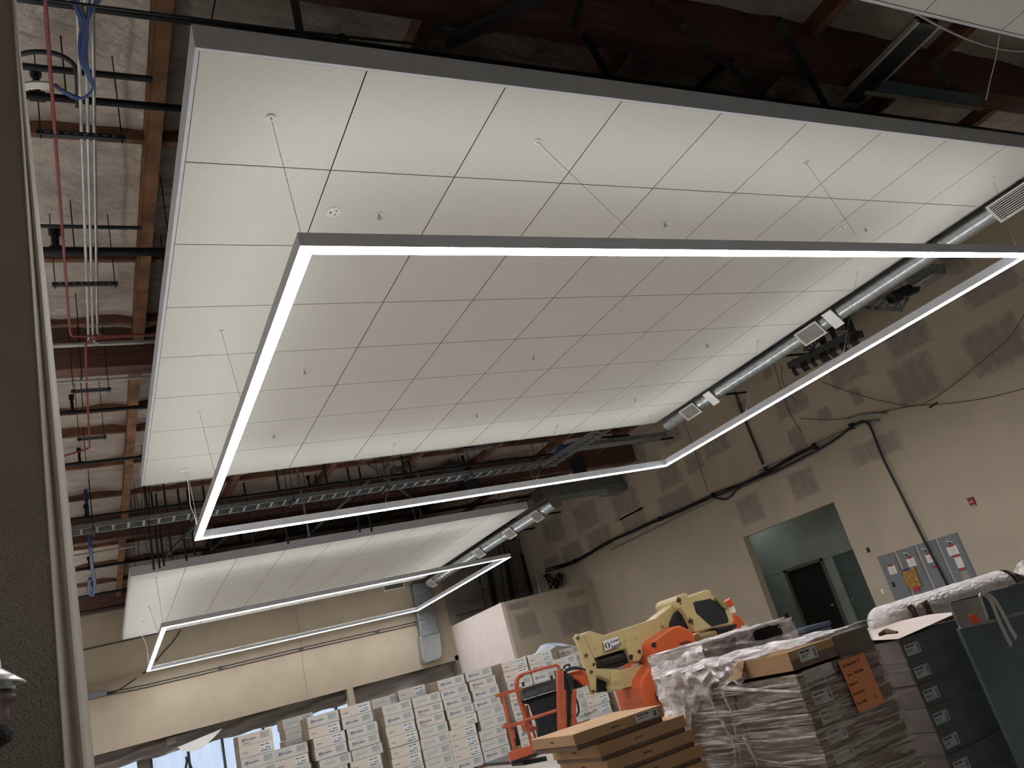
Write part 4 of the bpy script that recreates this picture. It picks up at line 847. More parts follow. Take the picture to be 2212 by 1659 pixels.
# pallet 2
A2 = CAM + ray(*cr((1762, 1200, .27675), 635, 635)) * 5.4
x2, y2, z2 = A2.x, A2.y, A2.z; W2 = .64; D2 = .95
zz = z2 - .02; i = 0
while zz > .2 and i < 10:
    hh = .148; r = random.Random(i + 50); j = r.uniform(-.006, .006)
    t = thing('grey_carton', 'dark film-covered carton with a white label, %s layer of the right-hand pallet' % (['uppermost'] + names)[i], 'carton', (x2, y2, zz - hh), 'cartons on the right-hand wrapped pallet')
    MB().box((x2 + j, y2 + j, zz - hh + .001), (x2 + W2 + j, y2 + D2, zz)).build('carton_body', mat('grey_brown_carton', (96, 88, 84), .7, vary=.15, scale=5), t, bevel=.004)
    MB().box((x2 + j - .001, y2 + .01, zz - hh + .004), (x2 + j, y2 + D2 - .01, zz - .004)).build('carton_end', mat('pinkish_carton', (132, 114, 104), .8, vary=.15, scale=5), t)
    label(t, x2 + .025 + j, y2 + j, zz - hh * .78, .15, .07); zz -= hh; i += 1
pallet(x2, y2, W2, D2, zz, 'wooden pallet under the right-hand wrapped cartons')
def fn2(u, v):
    x = x2 - .03 + (W2 + .06) * u; y = y2 - .03 + (D2 + 1.05) * v
    return (x, y, z2 + .012 + .012 * math.sin(u * 9 + v * 3) * math.sin(v * 7) - .05 * max(0, .12 - v) * 4 + .035 * u)
o = MB().grid(20, 24, fn2).build('top_sheet', mat('pink_white_sheet', (196, 182, 172), .6, vary=.05, scale=3, bump=.1), smooth=True); tag(o, 'pale sheet over the right-hand wrapped pallet, under the insulation roll', 'sheet')
o = MB().box((x2, y2 + D2 + .03, 0), (x2 + W2, y2 + D2 + 1.0, z2 - .02)).build('rear_load', mat('grey_boxes', (150, 140, 134), .8)); tag(o, 'boxed load behind the right-hand wrapped pallet, under the pale sheet', 'pallet load')
wrapshell(x2, y2, x2 + W2, y2 + D2, zz, z2 - .02, M_WRAPB, 'bluish stretch film round the right-hand pallet', 12, .008, top=False)
# insulation roll on top
ra = at(1868, 1362, 2, z2 + .16); rb = at(2178, 1254, 2, z2 + .16)
ra = at(1885, 1352, 1, y2 + .55); rb = at(2165, 1264, 1, y2 + .42)
t = thing('insulation_roll', 'long film-wrapped roll of brown insulation lying on the right-hand pallet', 'roll', (ra + rb) / 2)
g = MB(); N_ = 26; M_ = 24; d_ = (rb - ra); L_ = d_.length; d_.normalize(); sx_ = d_.cross(Vector((0, 0, 1))).normalized(); uz = sx_.cross(d_)
def fr(u, v):
    a_ = 2 * math.pi * v; rr = .127 * (1 + .015 * math.sin(5 * a_ + u * 20) + .008 * math.sin(u * 60)); e = min(1, u / .06) ** .5 if u < .06 else 1
    return ra + d_ * (L_ * u) + sx_ * (rr * e * math.cos(a_)) + uz * (rr * e * math.sin(a_) * .95)
g.grid(60, M_, lambda u, v: fr(u, v)); g.build('film_skin', M_FILMS, t, smooth=True)
MB().cyl(ra + d_ * .1, rb + d_ * .02, .10, 20).build('fibre_core', M_FIBRE, t)
def fe(u, v):
    a_ = 2 * math.pi * v; rr = .13 * (1 - .45 * u) * (1 + .12 * math.sin(3 * a_) + .08 * math.sin(7 * a_ + u * 9))
    return rb + d_ * (u * .26) + sx_ * (rr * math.cos(a_)) + uz * (rr * math.sin(a_) - .05 * u)
MB().grid(8, 20, fe).build('bulging_end', mat('dark_fibre', (84, 70, 54), .9, col2=(50, 40, 30), scale=30, bump=.5, bscale=50), t, smooth=True)
def fs(u, v):
    a_ = -1.35 + v * (.62 + .12 * math.sin(u * 23)); rr = .139 + .008 * math.sin(u * 60) * math.sin(v * 9) - .012 * abs(v - .5)
    return ra + d_ * (L_ * (.05 + .8 * u)) + sx_ * (rr * math.cos(a_)) + uz * (rr * math.sin(a_))
MB().grid(40, 6, fs).build('exposed_fibre', M_FIBRE, t, smooth=True)
# tuft
o = MB().grid(8, 6, lambda u, v: ra + d_ * (.28 + .22 * u) + sx_ * -.0 + sx_ * (.115 + .03 * math.sin(u * 9)) + uz * (-.1 + .16 * v + .02 * math.sin(u * 17))).build('fibre_tuft', M_FIBRE, t)
# ---------------------------------------------------------------- sheet metal on the right
C6 = (1980, 1180, .13265)
E0 = CAM + ray(*cr(C6, 690, 1330)) * 4.3
def SP(u, v, y): return at(*cr(C6, u, v), 1, y)
yS = E0.y
t = thing('sheet_metal_box', 'dark galvanised duct section standing at the bottom right corner', 'duct', (E0.x, yS, 0))
c1 = SP(1270, 1210, yS)
MB().prism([E0, c1, Vector((c1.x + .06, yS, 0)), Vector((E0.x + .02, yS, 0))], (0, .02, 0)).build('duct_body', M_TEAL, t)
MB().bar(E0 + Vector((0, -.005, 0)), c1 + Vector((0, -.005, 0)), .012, .014).build('duct_lip', M_GALV, t)
c = SP(950, 1225, yS + .16); MB().box((c.x - .035, yS + .155, c.z - .035), (c.x + .035, yS + .16, c.z + .04)).build('orange_sticker', mat('orange_sticker', (240, 84, 36), .6), t)
t = thing('curved_duct_shell', 'bright curved galvanised sheet standing in the duct section at right', 'duct', (E0.x, yS + .2, .9))
tl_ = SP(530, 940, yS + .2); tr_ = SP(1010, 830, yS + .2)
def fc(u, v):
    x = tl_.x + (tr_.x - tl_.x) * u; y = yS + .2 + .07 * math.sin(math.pi * u) ** 1; z = (tl_.z + (tr_.z - tl_.z) * u) - .62 * v
    return (x + .02 * v, y, z)
MB().grid(16, 4, fc).build('shell', mat('bright_sheet', (176, 174, 166), 0.3, 0.35, vary=.12, scale=3), t, smooth=True, solid=.006)
def strap(pts, w_, lab, y):
    P = [SP(u, v, y) for u, v in pts]; g = MB(); n = len(P)
    g.v = []; 
    for i_, p_ in enumerate(P): g.v += [p_, p_ + Vector((w_, .02, .012))]
    g.f = [(2 * i_, 2 * i_ + 1, 2 * i_ + 3, 2 * i_ + 2) for i_ in range(n - 1)]
    return tag(g.build('metal_strap', M_GALV, smooth=True, solid=.004), lab, 'strap')
strap([(1010, 810), (1035, 900), (1075, 1020), (1110, 1120), (1140, 1190)], .05, 'short bright metal strap bent over the curved sheet at right', yS + .1)
strap([(1070, 795), (1130, 820), (1190, 890), (1240, 990), (1300, 1150), (1380, 1330), (1470, 1520), (1540, 1640)], .055, 'long curved metal strap hanging down the front of the duct at right', yS + .03)
strap([(1120, 800), (1200, 840), (1280, 920), (1360, 1050), (1450, 1220), (1540, 1400), (1620, 1520)], .055, 'second long curved metal strap, the outer one at right', yS + .06)
t = thing('large_duct', 'large dark blue-green sheet metal duct at the right edge of the photo', 'duct', (E0.x + .3, yS + .5, 0))
a = SP(560, 900, yS + .72); b = SP(1749, 590, yS + .72)
a2 = SP(1000, 800, yS + .52)
MB().prism([a, b + (b - a) * .5, Vector((b.x + .5, yS + .72, 0)), Vector((a.x, yS + .72, 0))], (0, .03, 0)).build('duct_wall', M_TEAL, t)
e0 = SP(1180, 1230, yS + .55); e1 = SP(1900, 1040, yS + .55)
MB().prism([e0, e1, Vector((e1.x, yS + .55, 0)), Vector((e0.x, yS + .55, 0))], (0, .12, 0)).build('lower_step', M_TEAL, t)
MB().bar(e0 + Vector((0, -.006, 0)), e1 + Vector((0, -.006, 0)), .012, .016).build('duct_flange', M_GALVD, t)
MB().bar(SP(1480, 655, yS + .715), SP(1760, 580, yS + .715), .01, .012).build('duct_flange', M_GALVD, t)
pc = at(2205, 1228, 1, yS + 1.4)
o = MB().grid(14, 14, lambda u, v: (pc.x - .08 + .3 * u, yS + 1.25 + .3 * v, pc.z - .12 + .17 * math.sin(math.pi * min(1, u * .9 + .05)) * math.sin(math.pi * v) + .015 * math.sin(u * 19 + v * 13))).build('plastic_bag', M_WRAPW, smooth=True); tag(o, 'crumpled white plastic bag on the duct at the right edge', 'bag')
# bin by the corridor
c = at(1738, 1362, 1, 6.0)
t = thing('waste_bin', 'dark blue waste bin in front of the corridor doorway', 'bin', (c.x, 6, 0))
g = MB(); 
g.add([(c.x - .24, 5.76, 0), (c.x + .24, 5.76, 0), (c.x + .24, 6.24, 0), (c.x - .24, 6.24, 0), (c.x - .30, 5.7, c.z - .02), (c.x + .30, 5.7, c.z - .02), (c.x + .3, 6.3, c.z - .02), (c.x - .3, 6.3, c.z - .02)], [(0, 3, 2, 1), (4, 5, 6, 7), (0, 1, 5, 4), (1, 2, 6, 5), (2, 3, 7, 6), (3, 0, 4, 7)])
g.build('bin_body', mat('dark_blue_plastic', (44, 54, 70), .5), t, bevel=.02)
MB().box((c.x - .32, 5.68, c.z - .02), (c.x + .32, 6.32, c.z + .05)).build('bin_lid', MATS['dark_blue_plastic'], t, bevel=.02)

# ---------------------------------------------------------------- right wall: cabinets, alarm, cables
def RW(px, py, d=.02): return at(px, py, 0, XW - d)
cabs = [((1896, 1203), (1943, 1191)), ((1950, 1188), (1985, 1179)), ((1979, 1177), (2020, 1164)), ((2024, 1163), (2067, 1150))]
cabs = [(cr((1550, 1050, .2993), 1155, 512), cr((1550, 1050, .2993), 1275, 472)), (cr((1550, 1050, .2993), 1290, 466), cr((1550, 1050, .2993), 1422, 430)), (cr((1550, 1050, .2993), 1436, 424), cr((1550, 1050, .2993), 1570, 382)), (cr((1550, 1050, .2993), 1584, 377), cr((1550, 1050, .2993), 1728, 335))]
nm4 = ['leftmost', 'second', 'third', 'rightmost']; cabo = []
for k, (l_, r_) in enumerate(cabs):
    a = RW(*l_, .0); b = RW(*r_, .0); zt = (a.z + b.z) / 2
    t = thing('electrical_cabinet', 'tall grey electrical cabinet on the taupe wall, %s of four' % nm4[k], 'cabinet', (XW, (a.y + b.y) / 2, .5), 'electrical cabinets on the taupe wall'); cabo.append((t, a, b, zt))
    MB().box((XW - .02, b.y, .55), (XW, a.y, zt)).build('cabinet_frame', M_PANELG, t)
    MB().box((XW - .03, b.y + .03, .6), (XW - .02, a.y - .03, zt - .04)).build('cabinet_door', M_PANELG, t, bevel=.003)
def onwall(px, py, w_, h_, m, par, name, d=.034, tilt=0):
    c = RW(px, py, d); return MB().box((c.x - .002, c.y - w_ / 2, c.z - h_ / 2), (c.x, c.y + w_ / 2, c.z + h_ / 2)).build(name, m, par)
K = (1550, 1050, .2993)
for k, (u, v) in enumerate(((1262, 607), (1400, 550), (1537, 520), (1697, 465))):
    p = onwall(*cr(K, u, v), .22 if k < 3 else .26, .19, M_PAPER, cabo[k][0], 'notice_paper'); q = cr(K, u - 14, v - 34)
    onwall(*q, .12, .05, M_REDTAPE, cabo[k][0], 'red_tape', .036)
    c = RW(*cr(K, u - (40 if k < 3 else 25), v - (65 if k else 55)), .035)
    if k: MB().bar((c.x, c.y + .08, c.z + .03), (c.x, c.y - .08, c.z - .03), .006, .012).build('label_strip', M_PLAST, cabo[k][0]); MB().bar((c.x, c.y + .03, c.z - .05), (c.x, c.y - .03, c.z - .02), .006, .03).build('latch', M_RUBBER, cabo[k][0])
    g = MB(); c = RW(*cr(K, u, v), .037)
    for z_ in (-.06, -.03, 0, .03): g.box((c.x - .001, c.y - .07, c.z + z_), (c.x, c.y + .05, c.z + z_ + .006))
    g.build('notice_print', M_INKG, p)
onwall(*cr(K, 1572, 582), .17, .04, M_REDTAPE, cabo[2][0], 'red_tape'); onwall(*cr(K, 1745, 550), .17, .24, M_PAPER, cabo[3][0], 'notice_paper'); onwall(*cr(K, 1727, 505), .17, .04, M_REDTAPE, cabo[3][0], 'red_tape', .037); onwall(*cr(K, 1765, 600), .17, .04, M_REDTAPE, cabo[3][0], 'red_tape', .037); onwall(*cr(K, 1793, 650), .17, .22, mat('grey_paper', (150, 148, 140), .8), cabo[3][0], 'notice_paper')
c = RW(*cr(K, 1272, 710), .034); MB().box((c.x - .03, c.y - .02, c.z - .06), (c.x, c.y + .02, c.z + .06)).build('latch', M_RUBBER, cabo[0][0])
c = RW(*cr(K, 1400, 665), .05); t = thing('strand_board', 'small rectangle of tan strand board taped to the electrical cabinets', 'board', c)
MB().box((c.x - .012, c.y - .19, c.z - .22), (c.x, c.y + .19, c.z + .24)).build('board', M_OSB, t)
MB().box((c.x - .014, c.y - .08, c.z + .19), (c.x - .012, c.y + .12, c.z + .24)).build('blue_tape', M_BLUETAPE, t); MB().box((c.x - .016, c.y - .09, c.z - .30), (c.x - .012, c.y + .06, c.z - .20)).build('red_tape', mat('bright_red_tape', (190, 34, 60), .6), t)
c = RW(2100, 1082, 0); t = thing('fire_alarm', 'small dark red fire alarm strobe high on the taupe wall at right', 'alarm', (XW, c.y, c.z))
MB().box((XW - .05, c.y - .07, c.z - .08), (XW, c.y + .07, c.z + .08)).build('alarm_body', M_FIRE, t, bevel=.008); MB().box((XW - .06, c.y - .05, c.z - .03), (XW - .05, c.y + .05, c.z + .0)).build('strobe', mat('strobe_lens', (196, 140, 140), .3), t); MB().box((XW - .02, c.y - .06, c.z - .13), (XW, c.y + .06, c.z - .08)).build('back_box', M_GALVD, t)
for (px, py, lab) in ((1876, 1188, 'bare electrical box with a stub of wire right of the opening'), (1907, 1277, 'small light switch left of the grey electrical cabinets')):
    c = RW(px, py, 0); o = MB().box((XW - .02, c.y - .04, c.z - .06), (XW, c.y + .04, c.z + .06)).build('wall_box', M_RUBBER if py < 1200 else M_PLAST, bevel=.004); tag(o, lab, 'switch')
c = at(1700, 1329, 0, 18.0); o = MB().box((17.97, c.y - .04, c.z - .06), (18.0, c.y + .04, c.z + .06)).build('wall_box', M_RUBBER); tag(o, 'dark electrical box on the corridor wall left of the black doorway', 'switch')
# cable bundle along the wall
t = thing('cable_bundle', 'thick bundle of black cables clipped along the taupe wall', 'cable', RW(1500, 1095, .06))
base = [(1178, 1232), (1240, 1213), (1300, 1180), (1360, 1152), (1430, 1120), (1500, 1090), (1560, 1063), (1640, 1028), (1700, 995), (1755, 968)]
for k in range(5):
    r = random.Random(k); P = [RW(x, y + r.uniform(-4, 4), .05 + .02 * (k % 3)) for x, y in base]; MB().tube(P, .022, 6).build('cable', M_WIREB, t, smooth=True)
MB().tube([RW(x, y, .04) for x, y in ((1320, 1188), (1450, 1125), (1560, 1072), (1660, 1030), (1760, 980), (1800, 955))], .02, 8).build('conduit', M_GALVD, t, smooth=True)
MB().tube([RW(x, y, .04) for x, y in ((1640, 1020), (1760, 962), (1850, 920), (1900, 908))], .035, 8).build('conduit', M_GALVD, t, smooth=True)
MB().tube([RW(x, y, .04) for x, y in ((1830, 905), (1870, 895), (1915, 893))], .03, 8).build('conduit', M_GALVD, t, smooth=True)
for x, y in ((1245, 1213), (1430, 1122), (1545, 1071), (1660, 1015), (1765, 965), (1845, 922)): c = RW(x, y, .0); MB().box((XW - .14, c.y - .04, c.z - .05), (XW, c.y + .04, c.z + .1)).build('bracket', M_DKSTEEL, t)
o = MB().tube([RW(1535, 1072, .1), RW(1570, 1078, .1), RW(1600, 1050, .1), RW(1680, 1015, .1), RW(1740, 985, .1), RW(1800, 952, .1), RW(1840, 922, .1), RW(1865, 910, .1), RW(1880, 922, .1), RW(1905, 985, .1), RW(1950, 1075, .1), RW(2000, 1175, .1), RW(2060, 1290, .1)], .028, 8).build('hanging_cable', M_WIREB, smooth=True); tag(o, 'single thick black cable running diagonally down the taupe wall to the cabinets', 'cable')
wallrun('brown_wire', 'thin brown wire arching over the wall from the cable bracket to the right edge', 'cable', [RW(x, y, .04) for x, y in ((1728, 904), (1800, 907), (1880, 895), (1970, 877), (2020, 874), (2120, 862), (2240, 832))], .009, M_BRWIRE, 5)
wallrun('brown_wire', 'thin brown wire sagging from the duct across the wall patches', 'cable', [RW(x, y, .05) for x, y in ((1775, 825), (1860, 855), (1940, 873), (1985, 876), (2040, 845), (2110, 790), (2180, 730), (2212, 680))], .008, M_BRWIRE, 5)
c = RW(2018, 875, .04); o = MB().bar((c.x - .02, c.y + .12, c.z - .01), (c.x - .02, c.y - .1, c.z + .02), .03, .03).build('wire_clip', M_WIREB); tag(o, 'small dark wire clip on the thin brown wire', 'clip')
for n_, P in enumerate((((1587, 846), (1608, 905), (1648, 1003)), ((1468, 890), (1492, 950), (1530, 1063)), ((1672, 785), (1700, 880), (1732, 935)), ((1688, 790), (1692, 830), (1722, 870)))):
    w3 = .035 if n_ == 0 else .008
    wallrun('wall_conduit' if n_ == 0 else 'wall_wire', ['grey vertical conduit dropping from under the duct to the cable bundle', 'thin vertical wire left of the grey conduit on the taupe wall', 'thin vertical wire with a small clamp right of the grey conduit', 'short curved wire dropping beside the duct'][n_], 'conduit' if n_ == 0 else 'cable', [RW(x, y, .05) for x, y in P], w3, M_DGREY if n_ == 0 else M_BRWIRE, 6)
t = thing('cable_bundle', 'tangle of black cable ends at the corner by the box room', 'cable', RW(1200, 1250, .1))
for k in range(6):
    r = random.Random(k + 9); MB().tube([RW(1180 + r.uniform(-8, 8), 1240 + r.uniform(-6, 6), .15), RW(1200 + r.uniform(-15, 15), 1262 + r.uniform(-8, 8), .3), RW(1215 + r.uniform(-10, 5), 1240 + r.uniform(-5, 5), .2), RW(1195 + r.uniform(-12, 12), 1272, .2)], .025, 6).build('cable', M_WIREB, t, smooth=True)
# wireway with conduit stubs, ladder tray and steel box behind the duct
def HX(px, py, x=15.0): return at(px, py, 0, x)
K3 = (1612, 350, .27125)
def k3(u, v, x=14.6): return at(*cr(K3, u, v), 0, x)
t = thing('wireway', 'dark grey wireway trough with rows of conduit stubs behind the duct', 'wireway', k3(640, 1500))
A_ = k3(380, 1620); B_ = k3(880, 1370)
MB().bar(A_, B_, .45, .16, (0, 0, 1)).build('trough', M_DGREY, t)
for f_ in (.02, .98): q = A_ + (B_ - A_) * f_; MB().cyl(q, (q.x, q.y, 8.0), .008, 6).build('hanger_rod', M_PIPE, t)
d0 = (B_ - A_)
for gi, (f_, n_) in enumerate(((.05, 3), (.2, 5), (.36, 3), (.5, 6), (.66, 4), (.82, 4), (.97, 5))):
    for k in range(n_):
        p_ = A_ + d0 * (f_ + k * .022); MB().tube([p_ + Vector((-.2, 0, -.05)), p_ + Vector((-.24, 0, -.2)), p_ + Vector((-.2, -.02, -.32))], .016, 6).build('conduit_stub', M_DKSTEEL, t, smooth=True)
for f_, n_ in ((.5, 5), (.68, 4), (.9, 6)):
    for k in range(n_):
        p_ = A_ + d0 * (f_ + k * .02); MB().tube([p_ + Vector((0, 0, .05)), p_ + Vector((.0, -.02, 1.7))], .016, 6).build('riser_conduit', M_DKSTEEL, t, smooth=True)
for k in range(5):
    r = random.Random(k); c = A_ + d0 * .52; MB().tube([c + Vector((-.1, r.uniform(-.2, .3), .1)), c + Vector((-.3, r.uniform(-.3, .1), r.uniform(.1, .4))), c + Vector((-.25, r.uniform(.2, .5), r.uniform(0, .3))), c + Vector((-.1, r.uniform(-.1, .2), .05))], .02, 6).build('cable_loop', M_WIREB, t, smooth=True)
t = thing('ladder_tray', 'short end of a ladder cable tray behind the duct with a dark pipe stub', 'cable tray', k3(1100, 1120))
a, b, c, d = k3(900, 1165), k3(1240, 1170), k3(1290, 1085), k3(1020, 1080)
MB().bar(a, b, .05, .1).build('side_rail', M_GALVD, t); MB().bar(d, c, .05, .1).build('side_rail', M_GALVD, t)
for k in range(6): f_ = k / 5; MB().bar(a + (b - a) * f_, d + (c - d) * f_, .05, .04).build('rung', M_GALVD, t)
MB().cyl(b, (b.x, b.y, 8.0), .008, 6).build('hanger_rod', M_PIPE, t); MB().cyl(c, (c.x, c.y, 8.0), .008, 6).build('hanger_rod', M_PIPE, t)
c = k3(1235, 1050); MB().cyl(c + Vector((-.25, .1, -.05)), c + Vector((.4, -.1, .1)), .13, 16).build('pipe_stub', M_DKSTEEL, t, smooth=True); MB().cyl(c + Vector((-.26, .1, -.05)), c + Vector((-.25, .1, -.05)), .09, 16).build('pipe_bore', M_BLACK, t)
a = k3(1250, 935); t = thing('steel_box', 'open galvanised steel box mounted on the wall side of the duct', 'box', a)
pts = [k3(1250, 935), k3(1450, 830), k3(1480, 895), k3(1330, 992)]; MB().prism(pts, (.5, 0, 0)).build('box_body', M_GALV, t)
MB().prism([k3(1448, 830), k3(1475, 812), k3(1482, 880), k3(1478, 895)], (.45, 0, 0)).build('box_end', M_GALVD, t)
MB().bar(k3(1328, 994), k3(1482, 896), .012, .012).build('box_lip', M_PLAST, t)

# ---------------------------------------------------------------- speckled column and its drywall corner at left
cy0 = -1.70
def CLf(px, py): return at(px, py, 1, cy0)
eT, eB = CLf(25, -60), CLf(146, 1700); dz_ = (eB - eT) / (eB.z - eT.z)
def edgeat(z): return eT + dz_ * (z - eT.z)
e0_, e1_ = edgeat(0), edgeat(5.4)
col = struct('wall_left_column', MB().prism([Vector((-2.6, cy0, 0)), e0_, e1_, Vector((-2.6, cy0, 5.4))], (0, .35, 0)), M_SPECK)
def fcol(u, v):
    z = 5.4 * v; p_ = edgeat(z); w_ = .062 * max(0, min(1.35, (4.35 - z) / 2.75)) ** .75 + .004
    return (p_.x - .006 + (w_ + .006) * u, cy0 - .006 + .10 * u + .018 * math.sin(math.pi * 2 * u) - .008 * math.sin(4 * math.pi * u), z)
tr = MB().grid(14, 30, fcol).build('trim_column_corner', mat('off_white_bead', (206, 200, 188), .7, vary=.04), smooth=True, kind='structure', solid=.004)
# ---------------------------------------------------------------- person in a hard hat, head in profile at the left edge
HD = Vector((-1.250, -2.12, 1.848))
per = thing('person', 'person in a white hard hat and safety glasses, in profile at the left edge', 'person', (HD.x, HD.y, 0))
dirx = Vector((1, .12, 0)).normalized(); diry = Vector((0, 0, 1)).cross(dirx); 
def prof(z):   # front extent of the face at height z (0 = chin underside, .24 = crown), metres from head centre
    K_ = [(-.10, -.02), (-.03, .01), (-.014, .065), (0, .092), (.015, .102), (.03, .097), (.042, .101), (.05, .110), (.056, .104), (.062, .111), (.07, .106), (.078, .108), (.088, .122), (.096, .126), (.105, .119), (.12, .110), (.133, .100), (.142, .103), (.16, .098), (.19, .088), (.215, .065), (.235, .03), (.245, .0)]
    for (a_, b_), (c_, d_2) in zip(K_[:-1], K_[1:]):
        if a_ <= z <= c_: return b_ + (d_2 - b_) * (z - a_) / (c_ - a_)
    return K_[-1][1]
def back(z): return .05 + .055 * math.sin(min(1, max(0, (z + .02) / .2)) * math.pi * .55) if z > -.0 else .05
def halfw(z):
    if z < 0: return .055
    return (.05 + .027 * min(1, z / .09)) * (1 - max(0, (z - .17) / .09) ** 2.5 * .8)
def headpt(a_, z, off=0):
    f_ = prof(z); b_ = back(z); hw = halfw(z); ca, sa = math.cos(a_), math.sin(a_)
    skull_f = min(f_, .094)
    if ca >= 0:
        base_ = skull_f * (ca ** .75 if ca > 0 else 0); ridge = (f_ - skull_f) * math.exp(-(sa / .2) ** 2)
        x = base_ + ridge
        if .118 < z < .14: x -= .012 * math.exp(-((abs(sa) - .42) / .16) ** 2)
    else: x = b_ * ca
    y = (hw + off) * (abs(sa) ** .85) * (1 if sa > 0 else -1)
    k = 1 + off * 8
    return HD + dirx * (x * k) + diry * y + Vector((0, 0, z - .13))
g = MB(); NA, NZ = 48, 56
g.grid(NA, NZ, lambda u, v: headpt(2 * math.pi * u, -.10 + .345 * v))
g.build('head', M_SKIN, per, smooth=True)
def bfn(u, v):
    a_ = -1.9 + 3.8 * u; z = -.028 + (.062 + .05 * (abs(u - .5) * 2) ** 2) * v; p_ = headpt(a_, z); e = .012 * math.sin(math.pi * min(1, max(0, v * 1.0 + .02))) + .002
    return p_ + (p_ - (HD + Vector((0, 0, z - .13)))).normalized() * (e + .003)
MB().grid(36, 12, bfn).build('beard', M_BEARD, per, smooth=True)
for s_ in (1, -1):
    c = HD + diry * (.078 * s_) + dirx * -.005 + Vector((0, 0, -.015))
    MB().grid(10, 10, lambda u, v: c + dirx * (.02 * math.cos(2 * math.pi * u) * math.sin(math.pi * v)) + Vector((0, 0, .033 * math.sin(2 * math.pi * u) * math.sin(math.pi * v))) + diry * (s_ * .012 * math.cos(math.pi * v))).build('ear', M_SKIN, per, smooth=True)
hat = MB().grid(36, 10, lambda u, v: HD + Vector((0, 0, .035 + .12 * math.sin(math.pi / 2 * v))) + dirx * (-.012 + .108 * math.cos(2 * math.pi * u) * math.cos(math.pi / 2 * v) ** .7) + diry * (.096 * math.sin(2 * math.pi * u) * math.cos(math.pi / 2 * v) ** .7)).build('hard_hat', M_HAT, per, smooth=True)
MB().grid(36, 3, lambda u, v: HD + dirx * (-.012 + (.108 + .010 * v + (.040 * v * max(0, math.cos(2 * math.pi * u)) ** 1.5)) * math.cos(2 * math.pi * u)) + diry * ((.096 + .010 * v) * math.sin(2 * math.pi * u)) + Vector((0, 0, .037 - .008 * v - .032 * v * max(0, math.cos(2 * math.pi * u))))).build('hat_brim', M_HAT, hat, smooth=True, solid=.004)
gl = MB().grid(16, 5, lambda u, v: HD + dirx * (.068 + .055 * math.cos((u - .5) * 2.4)) + diry * (.078 * math.sin((u - .5) * 2.6)) + Vector((0, 0, -.012 + .034 * v - .006))).build('safety_glasses', wrap_mat('clear_lens', (190, 200, 205), 3, (1, 1, 1), (.3, .7), .45), per, smooth=True, solid=.002)
for s_ in (1, -1): MB().bar(HD + dirx * .085 + diry * (.07 * s_) + Vector((0, 0, .012)), HD + dirx * -.02 + diry * (.082 * s_) + Vector((0, 0, .008)), .003, .008).build('temple_arm', M_RUBBER, gl)
# clothed body grown from a skeleton
def skin_body(name, verts, edges, radii, m, lv=2):
    me = bpy.data.meshes.new(name); o0 = wloc(per); me.from_pydata([Vector(v) + Vector((HD.x, HD.y, 0)) - o0 for v in verts], edges, []); o = bpy.data.objects.new(name, me); COL.objects.link(o); o.parent = per
    sk_ = o.modifiers.new('skin', 'SKIN'); sd = o.modifiers.new('sub', 'SUBSURF'); sd.levels = lv; sd.render_levels = lv
    if not me.skin_vertices: 
        bm = bmesh.new(); bm.from_mesh(me); bm.verts.layers.skin.verify(); bm.to_mesh(me); bm.free()
    for i_, r_ in enumerate(radii): me.skin_vertices[0].data[i_].radius = (r_, r_) if not isinstance(r_, tuple) else r_; me.skin_vertices[0].data[i_].use_root = (i_ == 0)
    me.materials.append(m); return o
vb = [(-.03, 0, 1.0), (-.03, 0, 1.2), (-.03, 0, 1.42), (-.02, 0, 1.56), (-.01, 0, 1.64), (-.03, .19, 1.50), (-.05, .24, 1.22), (.02, .25, .98), (-.03, -.19, 1.50), (-.05, -.24, 1.22), (.02, -.25, .98)]
skin_body('body', vb, [(0, 1), (1, 2), (2, 3), (3, 4), (2, 5), (5, 6), (6, 7), (2, 8), (8, 9), (9, 10)], [(.15, .12), (.15, .12), (.16, .12), (.07, .06), .055, .07, .05, .035, .07, .05, .035], M_SHIRT)
vl = [(-.03, 0, 1.02), (-.03, .1, .9), (0, .11, .5), (-.02, .11, .1), (.12, .11, .05), (-.03, -.1, .9), (0, -.11, .5), (-.02, -.11, .1), (.12, -.11, .05)]
skin_body('trousers', vl, [(0, 1), (1, 2), (2, 3), (3, 4), (0, 5), (5, 6), (6, 7), (7, 8)], [(.15, .12), .095, .07, .055, .045, .095, .07, .055, .045], M_PANTS)
for s_ in (1, -1):
    hb = Vector((HD.x + .03, HD.y + .25 * s_, .9))
    hd_ = MB().tube([hb + Vector((0, 0, .07)), hb + Vector((0, 0, .03)), hb + Vector((.01, 0, -.02))], [.026, .036, .034], 10).build('hand', M_SKIN, per, smooth=True)
    for k in range(4): MB().tube([hb + Vector((-.03 + .022 * k, 0, -.02)), hb + Vector((-.03 + .023 * k, -.006 * s_, -.055)), hb + Vector((-.03 + .023 * k, -.022 * s_, -.085 + .006 * abs(k - 1.5)))], [.009, .008, .006], 7).build('finger', M_SKIN, hd_, smooth=True)
    MB().tube([hb + Vector((.03, 0, .02)), hb + Vector((.055, -.012 * s_, -.01)), hb + Vector((.055, -.02 * s_, -.04))], [.011, .009, .007], 7).build('thumb', M_SKIN, hd_, smooth=True)
